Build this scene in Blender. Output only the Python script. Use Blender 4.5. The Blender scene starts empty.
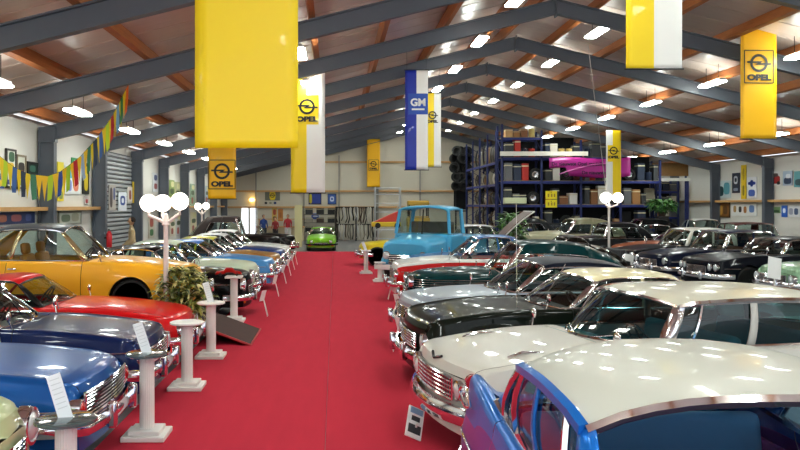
import bpy, math, random
from mathutils import Vector, Matrix

# ------------------------------------------------------------------ camera, sky, exposure
sc = bpy.context.scene
COL = sc.collection
H = 2.4            # camera height
F = 800.0          # focal length in pixels of the 800x450 frame
U0, V0 = 335.0, 205.0
cam_d = bpy.data.cameras.new('camera')
cam_d.sensor_width = 36.0
cam_d.lens = 36.0 * F / 800.0
cam_d.shift_x = (400 - U0) / 800.0
cam_d.shift_y = -(225 - V0) / 800.0
cam_d.clip_end = 200
cam = bpy.data.objects.new('camera', cam_d)
cam.location = (0, 0, H)
cam.rotation_euler = (math.pi / 2, 0, 0)
COL.objects.link(cam)
sc.camera = cam

world = bpy.data.worlds.new('world')
sc.world = world
world.use_nodes = True
bg = world.node_tree.nodes['Background']
bg.inputs[0].default_value = (0.86, 0.93, 1.0, 1)
bg.inputs[1].default_value = .8
sc.view_settings.view_transform = 'Standard'
sc.view_settings.look = 'None'
sc.view_settings.exposure = 1.25
sc.view_settings.gamma = 1.0
sc.cycles.max_bounces = 7
sc.cycles.diffuse_bounces = 3
sc.cycles.glossy_bounces = 4
sc.cycles.transparent_max_bounces = 14
sc.cycles.caustics_reflective = False
sc.cycles.caustics_refractive = False
sc.cycles.sample_clamp_indirect = 6.0
TUBE_EMIT = 20.0
random.seed(11)

# ------------------------------------------------------------------ materials
def rgb(h):
    h = h.lstrip('#')
    c = [int(h[i:i + 2], 16) / 255 for i in (0, 2, 4)]
    return tuple(((x + 0.055) / 1.055) ** 2.4 if x > 0.04045 else x / 12.92 for x in c) + (1,)

_m = {}
def mat(name, col='#808080', rough=0.5, metal=0.0, coat=0.0, emit=0.0, noise=0.0, nscale=6.0, stretch=None, bump=0.0, spec=0.5):
    if name in _m:
        return _m[name]
    m = bpy.data.materials.new(name)
    m.use_nodes = True
    nt = m.node_tree
    b = nt.nodes['Principled BSDF']
    c = rgb(col)
    b.inputs['Base Color'].default_value = c
    b.inputs['Roughness'].default_value = rough
    b.inputs['Metallic'].default_value = metal
    b.inputs['Coat Weight'].default_value = coat
    b.inputs['Coat Roughness'].default_value = 0.03
    b.inputs['Specular IOR Level'].default_value = spec
    if emit:
        b.inputs['Emission Color'].default_value = c
        b.inputs['Emission Strength'].default_value = emit
    if noise or bump:
        tc = nt.nodes.new('ShaderNodeTexCoord')
        mp = nt.nodes.new('ShaderNodeMapping')
        if stretch:
            mp.inputs['Scale'].default_value = stretch
        nz = nt.nodes.new('ShaderNodeTexNoise')
        nz.inputs['Scale'].default_value = nscale
        nz.inputs['Detail'].default_value = 5
        nt.links.new(tc.outputs['Object'], mp.inputs['Vector'])
        nt.links.new(mp.outputs[0], nz.inputs['Vector'])
        if noise:
            mx = nt.nodes.new('ShaderNodeMix')
            mx.data_type = 'RGBA'
            mx.inputs['A'].default_value = tuple(x * (1 - noise) for x in c[:3]) + (1,)
            mx.inputs['B'].default_value = tuple(min(1, x * (1 + noise)) for x in c[:3]) + (1,)
            nt.links.new(nz.outputs[0], mx.inputs['Factor'])
            nt.links.new(mx.outputs['Result'], b.inputs['Base Color'])
        if bump:
            bp = nt.nodes.new('ShaderNodeBump')
            bp.inputs['Strength'].default_value = bump
            bp.inputs['Distance'].default_value = 0.02
            nt.links.new(nz.outputs[0], bp.inputs['Height'])
            nt.links.new(bp.outputs[0], b.inputs['Normal'])
    _m[name] = m
    return m

def glass_mat(name, tint, ior=1.5, thru=0.8):
    if name in _m:
        return _m[name]
    m = bpy.data.materials.new(name)
    m.use_nodes = True
    nt = m.node_tree
    nt.nodes.clear()
    out = nt.nodes.new('ShaderNodeOutputMaterial')
    tr = nt.nodes.new('ShaderNodeBsdfTransparent')
    t = rgb(tint)
    tr.inputs[0].default_value = tuple(x * thru for x in t[:3]) + (1,)
    gl = nt.nodes.new('ShaderNodeBsdfGlossy')
    gl.inputs['Roughness'].default_value = 0.02
    gl.inputs[0].default_value = (1, 1, 1, 1)
    lw = nt.nodes.new('ShaderNodeLayerWeight')
    lw.inputs[0].default_value = .5
    pw = nt.nodes.new('ShaderNodeMath'); pw.operation = 'POWER'; pw.inputs[1].default_value = 4.5
    nt.links.new(lw.outputs['Facing'], pw.inputs[0])
    fr = nt.nodes.new('ShaderNodeMath'); fr.operation = 'MULTIPLY_ADD'
    r0 = ((ior - 1) / (ior + 1)) ** 2 * 1.6
    fr.inputs[1].default_value = (1 - r0) * .8; fr.inputs[2].default_value = r0
    nt.links.new(pw.outputs[0], fr.inputs[0])
    mx = nt.nodes.new('ShaderNodeMixShader')
    nt.links.new(fr.outputs[0], mx.inputs[0])
    nt.links.new(tr.outputs[0], mx.inputs[1])
    nt.links.new(gl.outputs[0], mx.inputs[2])
    nt.links.new(mx.outputs[0], out.inputs[0])
    _m[name] = m
    return m

def paint(col, metal=0.0, rough=0.28):
    dark = max(rgb(col)[:3]) < .08
    return mat('paint_' + col, col, rough, metal, .28 if dark else .36, spec=.03 if dark else .1)

CHROME = mat('chrome', '#e6e6ea', 0.09, 1.0)
DCHROME = mat('satin_chrome', '#b8b8bc', 0.25, 1.0)
RUBBER = mat('rubber', '#141414', 0.7)
BLACK = mat('black_matte', '#0c0c0d', 0.8)
DARKIN = mat('dark_interior', '#17181b', 0.7)
GLASS = glass_mat('car_glass', '#e2efec', ior=1.42, thru=.93)
GLASSB = glass_mat('tinted_glass', '#9cc8cc', ior=1.4, thru=.8)
WHITE = mat('white_gloss', '#f4f3f0', 0.35)
PAPER = mat('paper_white', '#f3f3f1', 0.6)
LENS = mat('lamp_lens', '#dfe6ea', 0.08, 0.3, 1.0)
AMBER = mat('amber_lens', '#e2741c', 0.15, 0, 1.0)
REDL = mat('red_lens', '#c01512', 0.12, 0, 1.0)
STEEL = mat('frame_steel', '#5c626c', 0.45, 0.1, noise=0.06)
WOOD = mat('timber_orange', '#a35f2c', 0.6, noise=0.35, nscale=3, stretch=(8, .6, 8))
PALEWOOD = mat('timber_pale', '#c99b62', 0.55, noise=0.18, nscale=4, stretch=(6, .6, 6))

# ------------------------------------------------------------------ mesh helper
class MB:
    def __init__(s):
        s.v = []; s.f = []; s.mi = []; s.cur = 0
    def add(s, vs, fs, mi=None):
        o = len(s.v)
        s.v += [tuple(p) for p in vs]
        for f in fs:
            s.f.append(tuple(i + o for i in f)); s.mi.append(s.cur if mi is None else mi)
        return s
    def box(s, c, d, rz=0, ry=0, rx=0, mi=None):
        M = Matrix.Rotation(rz, 3, 'Z') @ Matrix.Rotation(ry, 3, 'Y') @ Matrix.Rotation(rx, 3, 'X')
        vs = []
        for sx in (-.5, .5):
            for sy in (-.5, .5):
                for sz in (-.5, .5):
                    p = M @ Vector((sx * d[0], sy * d[1], sz * d[2]))
                    vs.append((c[0] + p.x, c[1] + p.y, c[2] + p.z))
        return s.add(vs, [(0, 1, 3, 2), (4, 6, 7, 5), (0, 4, 5, 1), (2, 3, 7, 6), (0, 2, 6, 4), (1, 5, 7, 3)], mi)
    def tube(s, path, r, n=6, closed=False, mi=None):
        P = [Vector(p) for p in path]
        rings = []
        N = len(P)
        for i, p in enumerate(P):
            a = P[(i - 1) % N] if (closed or i > 0) else p
            b = P[(i + 1) % N] if (closed or i < N - 1) else p
            t = (b - a)
            t = t.normalized() if t.length > 1e-9 else Vector((1, 0, 0))
            up = Vector((0, 0, 1)) if abs(t.z) < .9 else Vector((1, 0, 0))
            x = t.cross(up).normalized(); y = x.cross(t)
            rr = r[i] if isinstance(r, (list, tuple)) else r
            rings.append([p + (x * math.cos(2 * math.pi * k / n) + y * math.sin(2 * math.pi * k / n)) * rr for k in range(n)])
        vs = [q for R in rings for q in R]
        fs = []
        M = N if closed else N - 1
        for i in range(M):
            j = (i + 1) % N
            for k in range(n):
                k2 = (k + 1) % n
                fs.append((i * n + k, i * n + k2, j * n + k2, j * n + k))
        if not closed:
            fs.append(tuple(range(n))[::-1]); fs.append(tuple((N - 1) * n + k for k in range(n)))
        return s.add(vs, fs, mi)
    def sweep(s, path, sec, closed_sec=True, mi=None):
        """sweep a section (out, up) along a mostly horizontal path"""
        P = [Vector(p) for p in path]
        n = len(sec); vs = []
        for i, p in enumerate(P):
            a = P[max(i - 1, 0)]; b = P[min(i + 1, len(P) - 1)]
            t = b - a; t.z = 0; t.normalize()
            o = Vector((t.y, -t.x, 0))
            for (e, z) in sec:
                vs.append(p + o * e + Vector((0, 0, z)))
        fs = []
        for i in range(len(P) - 1):
            for k in range(n if closed_sec else n - 1):
                k2 = (k + 1) % n
                fs.append((i * n + k, (i + 1) * n + k, (i + 1) * n + k2, i * n + k2))
        if closed_sec:
            fs.append(tuple(range(n))); fs.append(tuple((len(P) - 1) * n + k for k in range(n))[::-1])
        return s.add(vs, fs, mi)
    def lathe(s, prof, M=None, n=20, mi=None):
        """profile of (radius, height) about local Z, placed with matrix M"""
        M = M or Matrix.Identity(4)
        vs = []; fs = []
        for (r, h) in prof:
            for k in range(n):
                a = 2 * math.pi * k / n
                vs.append(M @ Vector((r * math.cos(a), r * math.sin(a), h)))
        for i in range(len(prof) - 1):
            for k in range(n):
                k2 = (k + 1) % n
                fs.append((i * n + k, i * n + k2, (i + 1) * n + k2, (i + 1) * n + k))
        if prof[0][0] > 1e-4: fs.append(tuple(range(n))[::-1])
        if prof[-1][0] > 1e-4: fs.append(tuple((len(prof) - 1) * n + k for k in range(n)))
        return s.add(vs, fs, mi)
    def grid(s, rows, mi=None, skip=None):
        n = len(rows[0]); vs = [p for r in rows for p in r]; fs = []
        for i in range(len(rows) - 1):
            for j in range(n - 1):
                if skip and skip(i, j): continue
                fs.append((i * n + j, i * n + j + 1, (i + 1) * n + j + 1, (i + 1) * n + j))
        return s.add(vs, fs, mi)
    def build(s, name, mats, parent=None, smooth=True, bevel=0, solid=0, angle=40, loc=None):
        me = bpy.data.meshes.new(name)
        me.from_pydata(s.v, [], s.f)
        if not isinstance(mats, (list, tuple)): mats = [mats]
        for m in mats: me.materials.append(m)
        if len(mats) > 1:
            me.polygons.foreach_set('material_index', s.mi)
        if smooth:
            me.polygons.foreach_set('use_smooth', [True] * len(me.polygons))
            me.update()
            me.set_sharp_from_angle(angle=math.radians(angle))
        o = bpy.data.objects.new(name, me)
        COL.objects.link(o)
        if parent: o.parent = parent
        if loc: o.location = loc
        if bevel:
            b = o.modifiers.new('bevel', 'BEVEL'); b.width = bevel; b.segments = 2; b.limit_method = 'ANGLE'
        if solid:
            b = o.modifiers.new('solid', 'SOLIDIFY'); b.thickness = solid; b.offset = 0
        return o

def tag(o, label, cat, group=None, kind=None):
    o['label'] = label; o['category'] = cat
    if group: o['group'] = group
    if kind: o['kind'] = kind
    return o
def empty(name, loc, rz=0, label=None, cat=None, group=None):
    o = bpy.data.objects.new(name, None)
    o.empty_display_size = .2
    o.location = loc; o.rotation_euler = (0, 0, rz)
    COL.objects.link(o)
    if label: tag(o, label, cat, group)
    return o
def struct(o):
    o['kind'] = 'structure'; return o
def kids(o): return [c for c in _all if c.parent == o]
def copy_tree(o, parent=None):
    c = o.copy(); COL.objects.link(c)
    if parent: c.parent = parent
    for ch in list(o.children): copy_tree(ch, c)
    return c
def P(u, v, Y):
    return Vector(((u - U0) * Y / F, Y, H - (v - V0) * Y / F))
def rotX(a): return Matrix.Rotation(a, 4, 'X')
def rotY(a): return Matrix.Rotation(a, 4, 'Y')
def rotZ(a): return Matrix.Rotation(a, 4, 'Z')
def T(x, y, z): return Matrix.Translation((x, y, z))

def text_obj(body, size, m, parent, M, name='lettering', bold=0.0, sx=1.0):
    cu = bpy.data.curves.new('txt', 'FONT')
    cu.body = body; cu.size = size; cu.align_x = 'CENTER'; cu.align_y = 'CENTER'
    cu.extrude = 0.004; cu.offset = bold
    t = bpy.data.objects.new('txt', cu)
    COL.objects.link(t)
    dg = bpy.context.evaluated_depsgraph_get()
    me = bpy.data.meshes.new_from_object(t.evaluated_get(dg))
    bpy.data.objects.remove(t)
    me.transform(Matrix.Diagonal((sx, 1, 1, 1)))
    me.transform(M)
    me.materials.clear(); me.materials.append(m)
    o = bpy.data.objects.new(name, me)
    COL.objects.link(o)
    if parent: o.parent = parent
    return o

ORD = ['first', 'second', 'third', 'fourth', 'fifth', 'sixth', 'seventh', 'eighth', 'ninth', 'tenth', 'eleventh', 'twelfth', 'thirteenth', 'fourteenth', 'fifteenth', 'sixteenth']
# ================================================================== THE HALL
XL, XR, XRIDGE = -7.55, 19.1, 5.8
YB, YF = 54.9, -4.0
ZRIDGE = 7.6
def zroof(x): return ZRIDGE - .25 * abs(x - XRIDGE)

# floor: grey concrete
fl = MB().box((5.8, 25.5, -.1), (27.4, 59.4, .2)).build('floor', mat('concrete', '#77777a', .35, noise=.12, nscale=1.2), smooth=False)
struct(fl)
# red carpet
carpet = mat('red_carpet', '#c02c40', .95, noise=.10, nscale=2.2, stretch=(3, .5, 1), spec=.15)
c = MB()
c.box((-1.225, 18.5, .008), (2.25, 45.0, .016))
c.box((.777, 18.5, .008), (1.745, 45.0, .016))
o = c.build('carpet', carpet, smooth=False)
tag(o, 'long red carpet laid down the aisle between the two rows of cars', 'carpet')

# ceiling
cm = mat('ceiling_panel', '#d0beb2', .3, noise=.12, nscale=1.3, stretch=(1, 7, 1), spec=.6)
def slab(x0, x1):
    m = MB(); z0, z1 = zroof(x0) + .52, zroof(x1) + .52
    vs = []
    for y in (YF, YB + .3):
        vs += [(x0, y, z0), (x1, y, z1), (x1, y, z1 + .12), (x0, y, z0 + .12)]
    m.add(vs, [(0, 1, 2, 3), (4, 7, 6, 5), (0, 4, 5, 1), (1, 5, 6, 2), (2, 6, 7, 3), (3, 7, 4, 0)])
    # shallow ribs running down the slope
    n = int((YB - YF) / 1.0)
    for i in range(n):
        y = YF + .5 + i * 1.0
        xm = (x0 + x1) / 2; ang = math.atan2(z1 - z0, x1 - x0)
        m.box((xm, y, (z0 + z1) / 2 - .006), (math.hypot(x1 - x0, z1 - z0), .05, .012), ry=-ang)
    return m
a = slab(XL - .45, XRIDGE); b = slab(XRIDGE, XR + .45)
a.add(b.v, b.f)
struct(a.build('ceiling', cm, smooth=False))

wallm = mat('wall_panel', '#dcdad3', .5, noise=.03, nscale=2)
def wallbox(name, c, d): return struct(MB().box(c, d).build(name, wallm, smooth=False))
wl = wallbox('wall_left', (XL - .32, (YB + YF) / 2, 2.3), (.14, YB - YF, 4.6))
wr = wallbox('wall_right', (XR + .32, (YB + YF) / 2, 2.3), (.14, YB - YF, 4.6))
m = MB()
x0, x1 = XL - .25, XR + .25
m.add([(x0, YB + .1, 0), (x1, YB + .1, 0), (x1, YB + .1, zroof(x1) + .5), (XRIDGE, YB + .1, zroof(XRIDGE) + .5), (x0, YB + .1, zroof(x0) + .5),
       (x0, YB + .25, 0), (x1, YB + .25, 0), (x1, YB + .25, zroof(x1) + .5), (XRIDGE, YB + .25, zroof(XRIDGE) + .5), (x0, YB + .25, zroof(x0) + .5)],
      [(0, 1, 2, 3, 4), (5, 9, 8, 7, 6), (0, 5, 6, 1), (1, 6, 7, 2), (2, 7, 8, 3), (3, 8, 9, 4), (4, 9, 5, 0)])
struct(m.build('wall_back', mat('wall_back', '#cfc9b8', .6, noise=.05, nscale=1), smooth=False))

# frames
FR = [3.0, 7.5, 12.0, 16.5, 21.0, 25.7, 30.5, 35.3, 40.2, 45.0, 49.8, 54.55]
def ibeam(p, q, depth, width, upv, tf=.03, tw=.03):
    """I section from p to q; upv: direction of the depth"""
    p, q, upv = Vector(p), Vector(q), Vector(upv).normalized()
    side = Vector((0, 1, 0))
    m = MB()
    def bar(c0, dd, ww):
        vs = []
        for e in (p, q):
            for (a, b) in ((-1, -1), (1, -1), (1, 1), (-1, 1)):
                vs.append(e + upv * (c0 + a * dd / 2) + side * (b * ww / 2))
        m.add(vs, [(0, 3, 2, 1), (4, 5, 6, 7), (0, 1, 5, 4), (1, 2, 6, 5), (2, 3, 7, 6), (3, 0, 4, 7)])
    bar(0, depth - 2 * tf, tw); bar(depth / 2 - tf / 2, tf, width); bar(-depth / 2 + tf / 2, tf, width)
    return m
tn = 1
for y in FR:
    e = struct(empty('trim_%d' % tn, (0, y, 0))); tn += 1
    for sx in (XL, XR):
        ibeam((sx, 0, 0), (sx, 0, zroof(sx) + .1), .42, .22, (1, 0, 0)).build('column', STEEL, e, smooth=False)
    for sx, s in ((XL, 1), (XR, -1)):
        ang = math.atan(.25)
        up = (-math.sin(ang) * s, 0, math.cos(ang))
        ibeam((sx, 0, zroof(sx)), (XRIDGE, 0, ZRIDGE), .38, .2, up).build('rafter', STEEL, e, smooth=False)
    for sx, s in ((XL, 1), (XR, -1)):
        MB().box((sx + s * .02, 0, zroof(sx) - .02), (.44, .2, .40)).build('eave_plate', STEEL, e, smooth=False)
    MB().box((XRIDGE, 0, ZRIDGE - .02), (.03, .24, .5)).build('ridge_plate', STEEL, e, smooth=False)
# purlins (timber) along the hall
def purlin(x):
    global tn
    z = zroof(x) + .36
    s = 1 if x < XRIDGE else -1
    o = MB().box((0, 0, 0), (.13, YB - YF, .26), ry=-s * math.atan(.25)).build('trim_%d' % tn, WOOD, smooth=False)
    o.location = (x, (YB + YF) / 2, z); struct(o); tn += 1
for i in range(8): purlin(-7.3 + i * 1.7)
for i in range(8): purlin(6.9 + i * 1.7)
purlin(5.35)
# timber rails of the walls
for (x, z, y0, y1) in ((XL - .12, 2.3, YF, 25.7), (XL - .12, 2.3, 30.5, YB), (XR + .12, 2.58, YF, YB)):
    struct(MB().box((x, (y0 + y1) / 2, z), (.3, y1 - y0, .1)).build('trim_%d' % tn, PALEWOOD, smooth=False)); tn += 1
for z in (2.25, 3.35, 5.35):
    struct(MB().box((5.8, YB + .02, z), (26.6 if z < 4 else 15, .14, .12)).build('trim_%d' % tn, PALEWOOD, smooth=False)); tn += 1
for u in (256, 304, 339, 377, 420):
    x = P(u, 0, YB).x
    struct(MB().box((x, YB - .05, 2.9), (.08 if u != 377 else .2, .14, 5.8)).build('trim_%d' % tn, mat('wall_post', '#8f8d86', .6), smooth=False)); tn += 1
# cream post by the green car
struct(MB().box((-2.1, 46, 1.2), (.42, .3, 2.4)).build('trim_%d' % tn, mat('cream_post', '#d8cf9e', .6), smooth=False)); tn += 1
# bright doors in the back wall
e = None
for i, u in enumerate((245, 253.5)):
    x = P(u, 0, YB).x
    d = MB().box((x, YB + .06, 1.15), (.42, .08, 2.2)).build('door_%d' % (i + 1), mat('door_daylight', '#f4f8ff', .4, emit=.9), smooth=False)
    struct(d)
    f = MB()
    f.box((x - .25, YB + .03, 1.15), (.06, .12, 2.3)).box((x + .25, YB + .03, 1.15), (.06, .12, 2.3)).box((x, YB + .03, 2.3), (.56, .12, .08))
    f.build('door_frame', mat('white_frame', '#e8e6e0', .4), d, smooth=False)
# grey roller shutter in the left wall
m = MB()
zz = .05
while zz < 4.2:
    m.box((0, 0, zz + .045), (.05, 4.3, .085), mi=0); m.box((-.03, 0, zz + .105), (.03, 4.3, .06), mi=1); zz += .15
o = m.build('door_3', [mat('shutter', '#b9bdc0', .35, .3), mat('shutter_gap', '#4a4d52', .6)], smooth=False); o.location = (XL - .17, 28.1, 0); struct(o)

# ------------------------------------------------------------------ ceiling lamps
lampm = mat('tube_light', '#f6fff8', .4, emit=TUBE_EMIT)
def ceiling_light():
    e = empty('fluorescent_light', (0, 0, 0))
    MB().box((0, 0, .05), (.2, 1.34, .07)).build('housing', mat('lamp_housing', '#e8e8e4', .4), e, smooth=False, bevel=.01)
    MB().box((0, 0, -.01), (.30, 1.26, .05)).build('diffuser', lampm, e, smooth=False, bevel=.015)
    MB().tube([(0, -.4, .08), (0, -.4, .535)], .008).build('hanger', BLACK, e)
    MB().tube([(0, .4, .08), (0, .4, .535)], .008).build('hanger', BLACK, e)
    return e
proto = ceiling_light(); used = False
ROWS = [(-6.1, 'left wall row'), (-.83, 'row above the carpet'), (4.23, 'row left of the ridge'), (7.3, 'row right of the ridge'), (11.6, 'row over the right block of cars'), (16.2, 'row along the right wall')]
for x, rn in ROWS:
    for k in range(12):
        y = -.6 + 4.8 * k + {7.3: -1.1, 11.6: 1.2, 16.2: 1.2, -6.1: .4}.get(x, 0)
        if min(abs(y - f_) for f_ in FR) < .85: y += .5 if y > min(FR, key=lambda f_: abs(y - f_)) else -.5
        if y > 52.5: continue
        o = proto if not used else copy_tree(proto); used = True
        o.location = (x, y, zroof(x) - .02)
        tag(o, 'fluorescent light, %s in the %s' % (ORD[k], rn), 'ceiling light', 'ceiling lights, ' + rn)

# ================================================================== CARS
def pchip(pts):
    xs = [p[0] for p in pts]; ys = [p[1] for p in pts]; n = len(xs)
    if n == 1: return lambda x: ys[0]
    h = [xs[i + 1] - xs[i] for i in range(n - 1)]
    dl = [(ys[i + 1] - ys[i]) / h[i] for i in range(n - 1)]
    m = [0] * n
    m[0] = dl[0]; m[-1] = dl[-1]
    for i in range(1, n - 1):
        if dl[i - 1] * dl[i] <= 0: m[i] = 0
        else:
            w1 = 2 * h[i] + h[i - 1]; w2 = h[i] + 2 * h[i - 1]
            m[i] = (w1 + w2) / (w1 / dl[i - 1] + w2 / dl[i])
    def f(x):
        if x <= xs[0]: return ys[0]
        if x >= xs[-1]: return ys[-1]
        i = 0
        while x > xs[i + 1]: i += 1
        t = (x - xs[i]) / h[i]
        return ((2 * t ** 3 - 3 * t * t + 1) * ys[i] + (t ** 3 - 2 * t * t + t) * h[i] * m[i]
                + (-2 * t ** 3 + 3 * t * t) * ys[i + 1] + (t ** 3 - t * t) * h[i] * m[i + 1])
    return f

FR_ = [1, .99, .97, .94, .905, .895, .86, .78, .64, .45, .22, 0]
KS = 8

TPL = {
 'sedan60': dict(L=4.6, W=.86, R=.32, wh=(.85, 3.4), sill=.22, n=3.2, bow=.07,
    plan=[(0, .76), (.05, .80), (.3, .85), (1.2, .86), (3.6, .86), (4.4, .82), (4.6, .72)],
    mid=[(0, .72), (.05, .82), (.35, .88), (1.5, .96), (3.6, .96), (4.4, .88), (4.6, .74)],
    sho=[(0, .66), (.05, .74), (.4, .79), (1.5, .86), (3.6, .86), (4.4, .80), (4.6, .66)],
    wb=1.45, rf=2.0, rr=3.1, rb=3.75, bb=.16, bt=.08, br=.12, zr=1.42, hw=.62, doors=[(1.6, 2.7)], bp=.5, cp=.84),
 'coupe70': dict(L=4.6, W=.88, R=.33, wh=(.9, 3.45), sill=.22, n=2.8, bow=.1,
    plan=[(0, .72), (.06, .78), (.4, .86), (1.2, .88), (3.6, .88), (4.4, .82), (4.6, .70)],
    mid=[(0, .68), (.05, .78), (.4, .86), (1.6, .97), (3.4, .98), (4.4, .90), (4.6, .72)],
    sho=[(0, .62), (.05, .70), (.4, .77), (1.6, .86), (3.4, .88), (4.4, .80), (4.6, .62)],
    wb=1.6, rf=2.25, rr=3.1, rb=3.95, bb=.16, bt=.06, br=.12, zr=1.38, hw=.60, doors=[(1.75, 3.0)], bp=.6, cp=.8),
 'american': dict(L=5.5, W=1.03, R=.36, wh=(.95, 4.0), sill=.22, n=4.0, bow=.12,
    plan=[(0, .94), (.06, .98), (.4, 1.02), (1.4, 1.03), (4.2, 1.03), (5.2, 1.0), (5.5, .92)],
    mid=[(0, .76), (.04, .85), (.3, .90), (1.6, 1.02), (4.4, 1.02), (5.3, .95), (5.5, .80)],
    sho=[(0, .70), (.04, .78), (.3, .84), (1.6, .93), (4.4, .93), (5.3, .90), (5.5, .76)],
    wb=1.6, rf=2.15, rr=3.9, rb=4.3, bb=.42, bt=.12, br=.4, zr=1.49, hw=.84, doors=[(1.95, 3.0)], bp=.5, cp=.9),
 'forties': dict(L=5.3, W=.94, R=.37, wh=(1.0, 4.1), sill=.26, n=2.3, bow=.25,
    plan=[(0, .55), (.08, .70), (.5, .88), (1.3, .93), (3.8, .94), (4.8, .84), (5.3, .55)],
    mid=[(0, .78), (.08, .98), (.5, 1.10), (1.6, 1.16), (4.0, 1.14), (4.8, .98), (5.3, .66)],
    sho=[(0, .60), (.08, .78), (.5, .88), (1.6, .93), (4.0, .92), (4.8, .82), (5.3, .52)],
    roofz=[(0, -.06), (.1, -.015), (.35, 0), (.65, -.05), (1, -.30)], cp=.72, wb=1.75, rf=2.25, rr=4.3, rb=4.8, bb=.2, bt=.12, br=.35, zr=1.63, hw=.66, wt=.66, drip=.6, doors=[(1.9, 2.9)], bp=.4),
 'fifties': dict(L=4.7, W=.88, R=.34, wh=(.9, 3.55), sill=.24, n=2.4, bow=.15,
    plan=[(0, .72), (.06, .78), (.4, .86), (1.3, .88), (3.6, .88), (4.4, .80), (4.7, .62)],
    mid=[(0, .78), (.06, .92), (.4, .99), (1.5, 1.05), (3.7, 1.03), (4.4, .92), (4.7, .68)],
    sho=[(0, .68), (.06, .80), (.4, .86), (1.5, .90), (3.7, .88), (4.4, .80), (4.7, .58)],
    wb=1.45, rf=1.9, rr=3.1, rb=3.7, bb=.2, bt=.1, br=.2, zr=1.52, hw=.62, doors=[(1.6, 2.6)], bp=.48, cp=.82),
 'gt': dict(L=4.1, W=.79, R=.31, wh=(.8, 3.2), sill=.2, n=2.2, bow=.14,
    plan=[(0, .60), (.08, .68), (.4, .77), (1.2, .79), (3.2, .79), (3.9, .72), (4.1, .62)],
    mid=[(0, .52), (.08, .66), (.4, .74), (1.4, .86), (3.2, .88), (3.9, .80), (4.1, .66)],
    sho=[(0, .46), (.08, .56), (.4, .66), (1.4, .74), (3.2, .76), (3.9, .68), (4.1, .54)],
    wb=1.5, rf=2.05, rr=2.8, rb=3.7, bb=.14, bt=.08, br=.1, zr=1.21, hw=.54, doors=[(1.6, 2.7)], bp=.7, cp=.78),
 'thirties': dict(L=4.5, W=.84, R=.38, wh=(.75, 3.5), sill=.3, n=2.2, bow=.2,
    plan=[(0, .45), (.08, .58), (.5, .78), (1.3, .83), (3.6, .84), (4.2, .74), (4.5, .5)],
    mid=[(0, .85), (.08, 1.04), (.5, 1.12), (1.4, 1.18), (3.6, 1.15), (4.2, 1.0), (4.5, .7)],
    sho=[(0, .6), (.08, .74), (.5, .84), (1.4, .95), (3.6, .95), (4.2, .8), (4.5, .55)],
    wb=1.5, rf=1.75, rr=3.1, rb=3.9, bb=.1, bt=.08, br=.3, zr=1.7, hw=.62, wt=.74, drip=.6, doors=[(1.6, 2.5)], bp=.48, cp=.8),
}

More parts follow.
